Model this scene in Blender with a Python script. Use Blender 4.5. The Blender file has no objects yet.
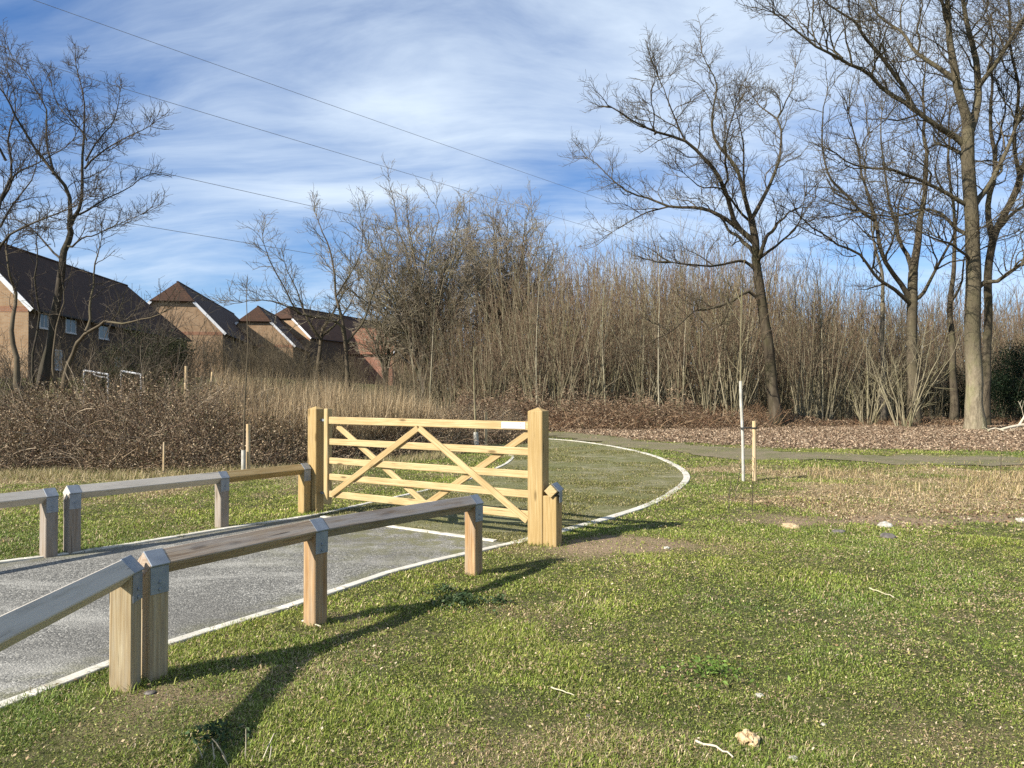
import bpy, math, random
import numpy as np
from math import sin, cos, pi, radians, sqrt, atan2
rng = np.random.default_rng(11)
random.seed(11)
C = bpy.context.scene.collection
F, HY, EYE = 760.0, 394.0, 1.55
A = np.array

# ------------------------------------------------------------------ measuring
def G(px, py):                       # where a point of level ground lies
    D = EYE * F / (py - HY)
    return ((px - 512) / F * D, D)
def P(px, py, D):                    # a point at distance D
    return A(((px - 512) / F * D, D, EYE + (HY - py) * D / F))
def sstep(a, b, x):
    t = np.clip((np.asarray(x, float) - a) / (b - a), 0, 1)
    return t * t * (3 - 2 * t)

# smooth value noise (vectorised)
_tab = rng.random((256, 256))
def vnoise(x, y):
    x = np.asarray(x, float); y = np.asarray(y, float)
    xi = np.floor(x).astype(int); yi = np.floor(y).astype(int)
    fx = x - xi; fy = y - yi
    fx = fx * fx * (3 - 2 * fx); fy = fy * fy * (3 - 2 * fy)
    g = lambda i, j: _tab[i & 255, j & 255]
    return (g(xi, yi) * (1 - fx) + g(xi + 1, yi) * fx) * (1 - fy) + (g(xi, yi + 1) * (1 - fx) + g(xi + 1, yi + 1) * fx) * fy
def fbm(x, y, o=3):
    s = 0; a = .5; t = 0
    for k in range(o):
        s = s + a * vnoise(x * 2 ** k + 17 * k, y * 2 ** k + 31 * k); t += a; a *= .5
    return s / t

# ------------------------------------------------------------------ objects
def link_mesh(name, verts, quads=None, tris=None, polys=None, mat=None, parent=None, attrs=None, uv=None, smooth=False, origin=None):
    """verts (n,3); quads (k,4); tris (k,3); polys list of tuples; attrs {name: (n,) or (n,3)}; uv (n,2) per vertex"""
    verts = np.asarray(verts, np.float32).reshape(-1, 3)
    if origin is None and parent is not None:
        origin = wloc(parent)
    if origin is not None:
        verts = verts - np.asarray(origin, np.float32)
    loops = []; starts = []; tot = []
    n = 0
    for arr, k in ((quads, 4), (tris, 3)):
        if arr is not None and len(arr):
            arr = np.asarray(arr, np.int32).reshape(-1, k)
            loops.append(arr.ravel()); starts.append(n + np.arange(len(arr)) * k); tot.append(np.full(len(arr), k)); n += arr.size
    if polys:
        for p in polys:
            loops.append(np.asarray(p, np.int32)); starts.append(A([n])); tot.append(A([len(p)])); n += len(p)
    loops = np.concatenate(loops).astype(np.int32); starts = np.concatenate(starts).astype(np.int32); tot = np.concatenate(tot).astype(np.int32)
    me = bpy.data.meshes.new(name)
    me.vertices.add(len(verts)); me.vertices.foreach_set('co', verts.ravel())
    me.loops.add(len(loops)); me.loops.foreach_set('vertex_index', loops)
    me.polygons.add(len(starts)); me.polygons.foreach_set('loop_start', starts); me.polygons.foreach_set('loop_total', tot)
    if uv is not None:
        l = me.uv_layers.new(name='UVMap'); l.data.foreach_set('uv', np.asarray(uv, np.float32)[loops].ravel())
    for k, v in (attrs or {}).items():
        v = np.asarray(v, np.float32)
        if v.ndim == 1:
            a = me.attributes.new(k, 'FLOAT', 'POINT'); a.data.foreach_set('value', v)
        else:
            a = me.attributes.new(k, 'FLOAT_COLOR', 'POINT')
            a.data.foreach_set('color', np.concatenate([v, np.ones((len(v), 1), np.float32)], 1).ravel())
    me.update(calc_edges=True)
    me.polygons.foreach_set('use_smooth', np.full(len(starts), bool(smooth)))
    if mat: me.materials.append(mat)
    o = bpy.data.objects.new(name, me); C.objects.link(o)
    if parent is not None:
        o.parent = parent
        if origin is not None:
            o.location = tuple(np.asarray(origin, float) - wloc(parent))
    elif origin is not None:
        o.location = tuple(origin)
    return o
def wloc(o):
    p = A(o.location, dtype=float)
    while o.parent is not None:
        o = o.parent; p = p + A(o.location, dtype=float)
    return p
def tag(o, label=None, cat=None, group=None, kind=None):
    if label: o['label'] = label
    if cat: o['category'] = cat
    if group: o['group'] = group
    if kind: o['kind'] = kind
    return o
def thing(name, label, cat, loc, group=None):
    o = bpy.data.objects.new(name, None); C.objects.link(o); o.location = tuple(loc)
    o.empty_display_size = .2
    return tag(o, label, cat, group)

class MB:
    def __init__(s): s.v = []; s.uv = []; s.p = []; s.n = 0
    def add(s, v, p, uv=None):
        v = np.asarray(v, float); s.v.append(v)
        s.uv.append(np.asarray(uv, float) if uv is not None else v[:, :2])
        s.p += [tuple(i + s.n for i in f) for f in p]; s.n += len(v)
    def beam(s, p0, p1, w, h, up=(0, 0, 1), ch=.006, roll=0, uoff=None):
        """bevelled square timber from p0 to p1: w across, h along up; UV u along the grain"""
        p0 = A(p0, dtype=float); p1 = A(p1, dtype=float); d = p1 - p0; L = np.linalg.norm(d); d /= L
        x = np.cross(d, A(up, dtype=float)); x /= np.linalg.norm(x); y = np.cross(x, d)
        if roll: x, y = x * cos(roll) + y * sin(roll), y * cos(roll) - x * sin(roll)
        a, b = w / 2, h / 2; c = min(ch, a * .4, b * .4)
        cs = [(-a + c, -b), (a - c, -b), (a, -b + c), (a, b - c), (a - c, b), (-a + c, b), (-a, b - c), (-a, -b + c)]
        per = [0, w - 2 * c, w - c, w + h - 3 * c, w + h - 2 * c, 2 * w + h - 4 * c, 2 * w + h - 3 * c, 2 * w + 2 * h - 5 * c]
        uo = random.random() * 50 if uoff is None else uoff; vo = random.random() * 50
        v = []; uv = []
        for t, k in ((0, 1 - c / max(a, b) * .8), (c, 1), (L - c, 1), (L, 1 - c / max(a, b) * .8)):
            for (q, r), pe in zip(cs, per):
                v.append(p0 + d * t + x * q * k + y * r * k); uv.append((uo + t, vo + pe))
        f = []
        for r in range(3):
            for i in range(8):
                j = (i + 1) % 8
                f.append((r * 8 + i, r * 8 + j, r * 8 + 8 + j, r * 8 + 8 + i))
        f.append(tuple(range(7, -1, -1))); f.append(tuple(range(24, 32)))
        s.add(v, f, uv)
    def box(s, c, size, yaw=0, ch=.004):
        c = A(c, dtype=float); d = A((cos(yaw), sin(yaw), 0)) * size[0] / 2
        s.beam(c - d, c + d, size[1], size[2], ch=ch)
    def poly_prism(s, pts, nrm, th):
        """a flat polygon given thickness th along -nrm"""
        pts = np.asarray(pts, float); n = len(pts); nrm = A(nrm, dtype=float); nrm /= np.linalg.norm(nrm)
        v = np.concatenate([pts, pts - nrm * th])
        d0 = pts[1] - pts[0]; d0 /= np.linalg.norm(d0); d1 = np.cross(nrm, d0)
        uv = np.stack([v @ d0, v @ d1], 1)
        f = [tuple(range(n)), tuple(range(2 * n - 1, n - 1, -1))] + [(i, i + n, (i + 1) % n + n, (i + 1) % n) for i in range(n)]
        s.add(v, f, uv)
    def build(s, name, mat, parent=None, smooth=False, origin=None):
        return link_mesh(name, np.concatenate(s.v), polys=s.p, mat=mat, parent=parent, uv=np.concatenate(s.uv), smooth=smooth, origin=origin)

def tubes(br, sides=4):
    """br: list of (pts, radii). returns verts, quads, var"""
    groups = {}
    for k, (p, r) in enumerate(br): groups.setdefault(len(p), []).append(k)
    V = []; Q = []; R = []; base = 0
    ang = np.arange(sides) / sides * 2 * pi
    for n, ids in groups.items():
        p = A([br[k][0] for k in ids], dtype=float); r = A([br[k][1] for k in ids], dtype=float)
        m = len(ids)
        T = np.gradient(p, axis=1); T /= np.linalg.norm(T, axis=2, keepdims=True) + 1e-9
        md = p[:, -1] - p[:, 0]; md /= np.linalg.norm(md, axis=1, keepdims=True) + 1e-9
        ref = np.where(np.abs(md[:, 2:3]) > .7, A([[1., 0, 0]]), A([[0., 0, 1.]]))
        N = ref[:, None, :] - (T * ref[:, None, :]).sum(2, keepdims=True) * T
        N /= np.linalg.norm(N, axis=2, keepdims=True) + 1e-9
        B = np.cross(T, N)
        ring = p[:, :, None, :] + r[:, :, None, None] * (N[:, :, None, :] * np.cos(ang)[None, None, :, None] + B[:, :, None, :] * np.sin(ang)[None, None, :, None])
        V.append(ring.reshape(-1, 3)); R.append(np.repeat(rng.random(m), n * sides))
        i0 = base + (np.arange(m)[:, None, None] * n + np.arange(n - 1)[None, :, None]) * sides
        s0 = np.arange(sides)[None, None, :]; s1 = (s0 + 1) % sides
        Q.append(np.stack([i0 + s0, i0 + s1, i0 + sides + s1, i0 + sides + s0], -1).reshape(-1, 4))
        base += m * n * sides
    return np.concatenate(V), np.concatenate(Q), np.concatenate(R)
def tube_obj(name, br, sides, mat, parent=None, origin=None):
    v, q, r = tubes(br, sides)
    return link_mesh(name, v, quads=q, mat=mat, parent=parent, attrs={'var': r}, smooth=True, origin=origin)

# ------------------------------------------------------------------ materials
GAIN = dict(pale_new_pine=.74, honey_pine=.74, treated_post=.76, orange_brown_post=.8, pale_post=.8, grey_brown_post=.75, weathered_rail=.75, brown_rail=.98, bleached_rail=.84, galvanised_steel=.8,
            concrete_edging=.9, worn_tarmac=.84, gravel_track=.74, grassed_paving=1.0, buff_orange_brick=.7, red_brick=.7, shade_darkened_brick=.75, red_band_brick=.7, dark_brown_tile=.8, red_brown_tile=.7,
            pale_oak_bark=.8, oak_twig_bark=.72, dark_oak_bark=.72, grey_brown_bark=.75, grey_twig_bark=.72, white_guard_plastic=.8, white_paint=.8, pale_flint=.85, shrub_bark=.8, pale_pole_bark=.7)
class NT:
    def __init__(s, name, world=False):
        if world:
            s.m = bpy.data.worlds.new(name)
        else:
            s.m = bpy.data.materials.new(name)
        s.m.use_nodes = True; s.t = s.m.node_tree; s.t.nodes.clear()
        s.out = s.t.nodes.new('ShaderNodeOutputWorld' if world else 'ShaderNodeOutputMaterial')
    def n(s, typ, ins=None, **kw):
        nd = s.t.nodes.new('ShaderNode' + typ)
        for k, v in kw.items(): setattr(nd, k, v)
        for k, v in (ins or {}).items():
            sock = nd.inputs[k]
            if isinstance(v, bpy.types.NodeSocket): s.t.links.new(v, sock)
            else: sock.default_value = v
        return nd
    def l(s, a, b): s.t.links.new(a, b)
    def noise(s, vec, scale, detail=4, rough=.55, dist=0):
        nd = s.n('TexNoise', {'Scale': scale, 'Detail': detail, 'Roughness': rough, 'Distortion': dist})
        if vec is not None: s.l(vec, nd.inputs['Vector'])
        return nd.outputs['Fac']
    def ramp(s, fac, stops, interp='LINEAR'):
        nd = s.n('ValToRGB', {'Fac': fac}); cr = nd.color_ramp; cr.interpolation = interp
        while len(cr.elements) < len(stops): cr.elements.new(.5)
        for e, (p, c) in zip(cr.elements, stops):
            e.position = p; e.color = (*c, 1) if not isinstance(c, (int, float)) else (c, c, c, 1)
        return nd.outputs['Color']
    def mix(s, f, a, b, mode='MIX'):
        nd = s.n('Mix', data_type='RGBA', blend_type=mode)
        for sk, v in ((nd.inputs[0], f), (nd.inputs[6], a), (nd.inputs[7], b)):
            if isinstance(v, bpy.types.NodeSocket): s.l(v, sk)
            elif isinstance(v, (tuple, list)): sk.default_value = (*v, 1) if len(v) == 3 else v
            else: sk.default_value = v
        return nd.outputs[2]
    def math(s, op, a, b=0, c=0):
        nd = s.n('Math', operation=op)
        for sk, v in zip(nd.inputs, (a, b, c)):
            if isinstance(v, bpy.types.NodeSocket): s.l(v, sk)
            else: sk.default_value = v
        return nd.outputs[0]
    def mapr(s, v, a, b, c=0, d=1):
        return s.n('MapRange', {'Value': v, 'From Min': a, 'From Max': b, 'To Min': c, 'To Max': d}, interpolation_type='SMOOTHSTEP').outputs[0]
    def obj(s): return s.n('TexCoord').outputs['Object']
    def uv(s): return s.n('TexCoord').outputs['UV']
    def attr(s, name): return s.n('Attribute', attribute_name=name)
    def scale(s, vec, sc): return s.n('Mapping', {'Vector': vec, 'Scale': sc}).outputs[0]
    def bump(s, h, strength=.3, dist=.01):
        return s.n('Bump', {'Height': h, 'Strength': strength, 'Distance': dist}).outputs[0]
    def pbr(s, col, rough=.8, nrm=None, metal=0, spec=.3):
        b = s.n('BsdfPrincipled', {'Roughness': rough, 'Metallic': metal, 'Specular IOR Level': spec})
        g = GAIN.get(s.m.name, 1)
        if g != 1: col = s.mix(1.0, col, (g, g, g), 'MULTIPLY')
        if isinstance(col, bpy.types.NodeSocket): s.l(col, b.inputs['Base Color'])
        else: b.inputs['Base Color'].default_value = (*col, 1)
        if nrm is not None: s.l(nrm, b.inputs['Normal'])
        s.l(b.outputs[0], s.out.inputs['Surface']); return s.m

def m_wood(name, c_dark, c_mid, c_light, weather=0, wcol=(.33, .31, .28), knots=.8):
    t = NT(name); uv = t.uv()
    g1 = t.noise(t.scale(uv, (1.1, 26, 1)), 2.2, 5, .6, .5)
    g2 = t.noise(t.scale(uv, (3, 190, 1)), 1.0, 3, .6)
    col = t.ramp(g1, [(.28, c_dark), (.5, c_mid), (.74, c_light)])
    col = t.mix(t.mapr(g2, .5, .72, 0, .45), col, c_dark)
    vor = t.n('TexVoronoi', {'Vector': t.scale(uv, (2.3, 9, 1)), 'Scale': 1.0, 'Randomness': 1.0})
    kn = t.mapr(vor.outputs['Distance'], .06, .19, knots, 0)
    col = t.mix(kn, col, tuple(c * .45 for c in c_dark))
    big = t.noise(t.obj(), 2.3, 3)
    col = t.mix(t.mapr(big, .35, .75, 0, .35), col, c_dark)
    if weather:
        wn = t.noise(t.scale(uv, (1.6, 14, 1)), 1.5, 4, .65)
        col = t.mix(t.mapr(wn, .5 - weather * .4, .85 - weather * .4, 0, min(1, weather + .15)), col, wcol)
    crk = t.mapr(t.noise(t.scale(uv, (1.3, 46, 1)), 1.0, 2, .5, .3), .695, .735, 0, .8)        # drying splits along the grain
    col = t.mix(crk, col, tuple(c * .3 for c in c_dark))
    h = t.math('SUBTRACT', t.math('ADD', t.math('MULTIPLY', g1, .5), g2), t.math('MULTIPLY', crk, 1.2))
    return t.pbr(col, .78, t.bump(h, .35, .004), spec=.25)
WOOD_GATE = m_wood('pale_new_pine', (.38, .25, .10), (.58, .43, .205), (.69, .55, .31), knots=.95)
WOOD_BRACE = m_wood('honey_pine', (.36, .23, .09), (.49, .35, .155), (.6, .46, .25))
WOOD_POST = m_wood('treated_post', (.36, .23, .08), (.48, .33, .135), (.58, .43, .21), .1, (.5, .42, .28))
WOOD_FPOST = m_wood('orange_brown_post', (.25, .13, .05), (.44, .26, .11), (.6, .42, .22), .4, (.36, .31, .23))
WOOD_PALEPOST = m_wood('pale_post', (.30, .2, .09), (.5, .38, .21), (.64, .53, .33), .3, (.42, .38, .3))
WOOD_BROWNRAIL = m_wood('brown_rail', (.17, .105, .06), (.36, .26, .165), (.52, .42, .3), .4, (.42, .38, .33))
WOOD_GREYPOST = m_wood('grey_brown_post', (.2, .14, .085), (.32, .245, .165), (.46, .37, .26), .55, (.38, .34, .29))
WOOD_RAIL = m_wood('weathered_rail', (.19, .12, .07), (.34, .26, .18), (.5, .41, .31), .55, (.42, .39, .36))
WOOD_PALE = m_wood('bleached_rail', (.36, .3, .22), (.47, .42, .34), (.58, .54, .47), .75, (.63, .56, .455))
WOOD_STAKE = m_wood('round_stake', (.4, .28, .14), (.52, .38, .2), (.62, .48, .28), .3)

def m_metal():
    t = NT('galvanised_steel'); o = t.obj()
    v = t.n('TexVoronoi', {'Vector': o, 'Scale': 60.0}).outputs['Distance']
    n = t.noise(o, 14, 4)
    col = t.mix(t.mapr(n, .3, .7), (.27, .30, .33), (.38, .41, .43))
    col = t.mix(t.math('MULTIPLY', v, .3), col, (.3, .33, .36))
    return t.pbr(col, .55, None, .45, .4)
METAL = m_metal()

def m_bark(name, a, b, c, sc=5.0, bump=.5, stretch=.25, top=None, bd=.03):
    t = NT(name); o = t.obj()
    n1 = t.noise(t.scale(o, (1, 1, stretch)), sc, 5, .65)
    n2 = t.noise(t.scale(o, (1, 1, .6)), sc * .22, 3, .55)
    v = t.attr('var').outputs['Fac']
    col = t.ramp(n1, [(.3, a), (.52, b), (.75, c)])
    col = t.mix(t.mapr(n2, .42, .68, 0, .55), col, tuple(x * f for x, f in zip(b, (.8, 1.0, .62))))
    col = t.mix(t.math('MULTIPLY', v, .45), col, c)
    if top:                                            # darker algae-stained bark from a height up
        zz = t.math('ADD', t.n('SeparateXYZ', {'Vector': o}).outputs[2], t.math('MULTIPLY', n1, 2.5))
        col = t.mix(t.mapr(zz, top[0] + 1.2, top[1] + 1.2, 0, .8), col, top[2])
    return t.pbr(col, .9, t.bump(n1, bump, bd), spec=.15)
BARK_OAK = m_bark('pale_oak_bark', (.10, .08, .05), (.25, .205, .13), (.40, .34, .235), 9, 1.0, .3, bd=.07, top=(1.8, 4.6, (.085, .07, .042)))
BARK_CROWN = m_bark('oak_twig_bark', (.05, .039, .026), (.10, .079, .052), (.19, .155, .10), 6)
BARK_LEAN = m_bark('dark_oak_bark', (.035, .027, .018), (.08, .062, .04), (.16, .13, .088), 6)
BARK_GREY = m_bark('grey_brown_bark', (.09, .075, .055), (.17, .14, .10), (.28, .235, .17), 6)
BARK_GREYTW = m_bark('grey_twig_bark', (.17, .135, .095), (.29, .235, .165), (.42, .35, .25), 6)
BARK_DARK = m_bark('dark_bark', (.018, .014, .010), (.045, .036, .026), (.10, .085, .06), 7)
BARK_DARKTW = m_bark('dark_twig_bark', (.03, .022, .016), (.06, .047, .035), (.11, .09, .065), 7)
BARK_COP = m_bark('coppice_stem_bark', (.06, .05, .028), (.155, .129, .072), (.40, .35, .235), 3, .2)
BARK_COPTW = m_bark('coppice_twig_bark', (.078, .048, .03), (.148, .098, .062), (.232, .168, .11), 3, .1)
BARK_SHRUB = m_bark('shrub_bark', (.05, .038, .024), (.10, .078, .05), (.17, .135, .085), 4, .2)
BARK_SAP = m_bark('sapling_bark', (.1, .085, .05), (.2, .17, .1), (.3, .25, .15), 8, .2)

def m_plain(name, a, b, sc, rough=.7, bump=.1, metal=0):
    t = NT(name); n = t.noise(t.obj(), sc, 4)
    return t.pbr(t.mix(t.mapr(n, .3, .7), a, b), rough, t.bump(n, bump, .01), metal)
WHITE_PLASTIC = m_plain('white_guard_plastic', (.40, .375, .30), (.58, .55, .47), 8)
WHITE_PAINT = m_plain('white_paint', (.7, .7, .68), (.8, .8, .79), 3)
RUBBER = m_plain('black_rubber', (.02, .02, .02), (.035, .035, .035), 9)
STONE = m_plain('pale_flint', (.30, .275, .22), (.56, .53, .45), 16, .85, .8)
STONE_DK = m_plain('dark_flint', (.07, .06, .05), (.16, .14, .12), 14, .6, .6)
CLOD = m_plain('straw_clod', (.34, .23, .11), (.6, .45, .26), 30, .95, 1)
GLASS = m_plain('window_glass', (.03, .035, .045), (.06, .07, .09), 2, .06)
WIRE_M = m_plain('cable_aluminium', (.24, .25, .27), (.28, .29, .31), 1, .5)

def m_leaf(name, trans=.3, rough=.6, gain=(1, 1, 1)):
    """leaf / blade colour comes with each leaf as the attribute col"""
    t = NT(name); gain = gain if isinstance(gain, tuple) else (gain,) * 3; c = t.mix(1.0, t.attr('col').outputs['Color'], gain, 'MULTIPLY')
    b = t.n('BsdfPrincipled', {'Base Color': c, 'Roughness': rough, 'Specular IOR Level': .25})
    tr = t.n('BsdfTranslucent', {'Color': c})
    mx = t.n('MixShader', {0: trans, 1: b.outputs[0], 2: tr.outputs[0]})
    t.l(mx.outputs[0], t.out.inputs['Surface']); return t.m
LEAF = m_leaf('leaf_mix', gain=.85); BLADE = m_leaf('grass_blade', .3, .55, (1.0, .93, .9)); DRYLEAF = m_leaf('dry_leaf', .15, .8, (.82, .745, .65))

def m_brick(name, c1, c2, mortar, sc=1.0):
    t = NT(name); uv = t.uv()
    b = t.n('TexBrick', {'Vector': uv, 'Color1': (*c1, 1), 'Color2': (*c2, 1), 'Mortar': (*mortar, 1), 'Scale': 1.0, 'Mortar Size': .008,
                         'Brick Width': .225, 'Row Height': .075, 'Bias': 0.0})
    n = t.noise(t.obj(), 1.3, 5, .65)
    col = t.mix(t.mapr(n, .35, .7, 0, .45), b.outputs['Color'], tuple(c * .6 for c in c1))
    return t.pbr(col, .9, t.bump(b.outputs['Fac'], -.3, .01))
BRICK = m_brick('buff_orange_brick', (.43, .25, .12), (.51, .33, .175), (.44, .38, .29))
BRICK_SHADE = m_brick('shade_darkened_brick', (.12, .08, .05), (.16, .105, .065), (.14, .12, .1))  # buff brick dimmed for the side walls: their shade is put into the colour
BRICK_RED = m_brick('red_brick', (.34, .13, .07), (.42, .18, .1), (.4, .33, .27))
BAND = m_brick('red_band_brick', (.36, .15, .07), (.42, .19, .09), (.4, .33, .26))
def m_tile(name, a, b):
    t = NT(name); uv = t.uv()
    w = t.n('TexBrick', {'Vector': uv, 'Color1': (*a, 1), 'Color2': (*b, 1), 'Mortar': (*[x * .4 for x in a], 1), 'Scale': 1.0, 'Mortar Size': .014,
                         'Brick Width': .3, 'Row Height': .28})
    n = t.noise(t.obj(), .9, 5, .6)
    col = t.mix(t.mapr(n, .35, .7, 0, .5), w.outputs['Color'], tuple(x * .6 for x in a))
    return t.pbr(col, .85, t.bump(w.outputs['Fac'], -.5, .03))
TILE = m_tile('dark_brown_tile', (.055, .026, .013), (.082, .038, .018))
TILE_RED = m_tile('red_brown_tile', (.26, .11, .06), (.33, .15, .085))

def m_conc():
    t = NT('concrete_edging'); o = t.obj()
    n = t.noise(o, 3, 5, .7); f = t.noise(o, 70, 3)
    col = t.mix(t.mapr(n, .3, .75), (.66, .62, .52), (.5, .465, .38))
    col = t.mix(t.mapr(f, .45, .7, 0, .35), col, (.3, .28, .22))
    col = t.mix(t.mapr(t.noise(o, 5.5, 5, .72), .52, .66, 0, .75), col, (.2, .19, .11))
    return t.pbr(col, .9, t.bump(f, .3, .004))
CONC = m_conc()

def m_road():
    t = NT('worn_tarmac'); o = t.obj()
    v = t.n('TexVoronoi', {'Vector': o, 'Scale': 95.0})
    grit = v.outputs['Color']; gd = v.outputs['Distance']
    s = t.n('SeparateColor', {'Color': grit}).outputs[0]
    fine = t.noise(o, 140, 3)
    col = t.ramp(s, [(.0, (.07, .068, .06)), (.45, (.145, .14, .12)), (.8, (.245, .235, .2)), (1, (.46, .44, .38))])
    dust = t.noise(t.n('Mapping', {'Vector': o, 'Rotation': (0, 0, -.9), 'Scale': (.55, 1.5, 1)}).outputs[0], 1.1, 6, .68)
    dm = t.math('MULTIPLY', t.mapr(dust, .46, .66), t.mapr(fine, .34, .6, .3, 1))
    col = t.mix(t.math('MULTIPLY', dm, .78), col, (.45, .43, .37))
    big = t.noise(o, .7, 3)
    moss = t.attr('moss').outputs['Fac']
    mm = t.math('MULTIPLY', moss, t.mapr(t.noise(o, 5, 5, .7), .38, .62))
    col = t.mix(mm, col, (.15, .145, .06))
    col = t.mix(t.mapr(big, .42, .66, 0, .5), col, (.115, .108, .092))
    return t.pbr(col, .88, t.bump(t.math('SUBTRACT', 1, gd), .75, .006), spec=.3)
ROAD = m_road()

def m_paving():
    t = NT('grassed_paving'); o = t.obj()
    n = t.noise(o, 2.2, 6, .7); f = t.noise(o, 45, 4, .7); m = t.noise(o, .5, 3)
    col = t.ramp(f, [(.3, (.07, .068, .028)), (.5, (.15, .142, .062)), (.68, (.235, .215, .12)), (.85, (.36, .32, .22))])
    col = t.mix(t.mapr(n, .42, .68, 0, .75), col, (.27, .245, .165))
    col = t.mix(t.mapr(m, .4, .65, 0, .45), col, (.10, .115, .035))
    col = t.mix(t.mapr(t.noise(t.scale(o, (.5, 1.6, 1)), 6, 4, .7), .5, .68, 0, .55), col, (.07, .075, .03))
    return t.pbr(col, .95, t.bump(f, .9, .02), spec=.1)
PAVING = m_paving()

def m_path():
    t = NT('gravel_track'); o = t.obj()
    n = t.noise(o, 1.3, 6, .7); f = t.noise(o, 40, 4, .7)
    col = t.ramp(f, [(.3, (.13, .108, .062)), (.55, (.265, .222, .14)), (.8, (.43, .365, .26))])
    col = t.mix(t.mapr(n, .42, .62, 0, .8), col, (.17, .165, .075))
    return t.pbr(col, .95, t.bump(f, .8, .02), spec=.1)
PATH = m_path()

def m_ground():
    t = NT('turf_ground'); o = t.obj()
    f = t.noise(o, 60, 4, .7); m = t.noise(o, 9, 5, .65); b = t.noise(o, .9, 5, .6)
    moss = t.ramp(f, [(.3, (.03, .034, .011)), (.5, (.075, .082, .026)), (.7, (.15, .145, .06)), (.86, (.3, .26, .15))])
    moss = t.mix(t.mapr(m, .5, .66, 0, .75), moss, (.20, .16, .09))
    moss = t.mix(t.mapr(t.noise(o, 26, 4, .7), .52, .66, 0, .6), moss, (.036, .04, .014))
    moss = t.mix(t.mapr(b, .5, .7, 0, .4), moss, (.17, .17, .06))
    soil = t.ramp(f, [(.3, (.17, .12, .07)), (.6, (.33, .24, .15)), (.85, (.5, .41, .3))])
    straw = t.ramp(t.noise(t.scale(o, (1, 3, 1)), 30, 5, .75), [(.3, (.12, .09, .045)), (.5, (.26, .2, .105)), (.75, (.46, .37, .21))])
    litter = t.ramp(t.noise(o, 22, 5, .75), [(.3, (.05, .034, .02)), (.5, (.14, .094, .058)), (.72, (.27, .195, .135))])
    col = t.mix(t.attr('straw').outputs['Fac'], moss, straw)
    col = t.mix(t.attr('soil').outputs['Fac'], col, soil)
    col = t.mix(t.attr('litter').outputs['Fac'], col, litter)
    return t.pbr(col, .95, t.bump(t.math('ADD', f, m), .9, .03), spec=.1)
GROUND = m_ground()

# ------------------------------------------------------------------ layout of road and kerbs
def spline(pts, step=.3):
    p = A(pts, dtype=float); q = np.vstack([2 * p[0] - p[1], p, 2 * p[-1] - p[-2]]); out = []
    for i in range(1, len(q) - 2):
        n = max(2, int(np.linalg.norm(q[i + 1] - q[i]) / step))
        for k in range(n):
            u = k / n; a, b, c, d = q[i - 1], q[i], q[i + 1], q[i + 2]
            out.append(.5 * (2 * b + (c - a) * u + (2 * a - 5 * b + 4 * c - d) * u * u + (3 * b - a - 3 * c + d) * u ** 3))
    out.append(p[-1]); return A(out)
def resample(p, n=None, step=None):
    s = np.r_[0, np.cumsum(np.linalg.norm(np.diff(p, axis=0), axis=1))]
    if n is None: n = max(2, int(round(s[-1] / step)) + 1)
    t = np.linspace(0, s[-1], n)
    return np.stack([np.interp(t, s, p[:, k]) for k in range(p.shape[1])], 1)
R_A = spline([(-8, -8), (-5.0, -3), (-3.62, 1), (-2.95, 2.75), G(0, 708), G(100, 668), G(165, 645), G(305, 602), G(400, 570), (0.02, 7.87)])
L_A = spline([(-13, -7), (-10, -1), (-7.3, 3.3), (-5.7, 5.75), G(0, 563), G(109, 548), (-3.1, 8.95), (-2.48, 9.72)])
R_B = spline([(0.02, 7.87), (.6, 8.62), G(620, 515), G(660, 500), G(685, 482), G(684, 472), G(670, 463), G(650, 455), G(620, 448), G(590, 443), (1.46, 25.9), (-.2, 27.2), (-3.5, 28.3), (-9, 29.2)])
L_B = spline([(-2.48, 9.72), G(385, 500), G(461, 482), G(500, 467), G(511, 460), G(512, 456), (-.35, 20.4), (-1.3, 21.5), (-3.2, 22.3), (-9, 23.0)])
def inpoly(poly, x, y):
    x = np.asarray(x); y = np.asarray(y); c = np.zeros(x.shape, bool); n = len(poly); j = n - 1
    for i in range(n):
        xi, yi = poly[i]; xj, yj = poly[j]
        cond = ((yi > y) != (yj > y))
        with np.errstate(divide='ignore', invalid='ignore'):
            xc = (xj - xi) * (y - yi) / (yj - yi + 1e-12) + xi
        c ^= cond & (x < xc); j = i
    return c
POLY_A = np.vstack([R_A, L_A[::-1]]); POLY_B = np.vstack([R_B, L_B[::-1]])
def dist_line(line, x, y):
    line = resample(line, step=.25)
    d = np.full(np.shape(x), 1e9)
    for p in line: d = np.minimum(d, (x - p[0]) ** 2 + (y - p[1]) ** 2)
    return np.sqrt(d)

PATHC = spline([(30, 13.5), (20, 15.2), (11.9, 17.6), (7.9, 18.5), (5.25, 21.0), (3.55, 24.4), (1.9, 28.4), (-1, 31.2), (-6, 33)])

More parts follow.
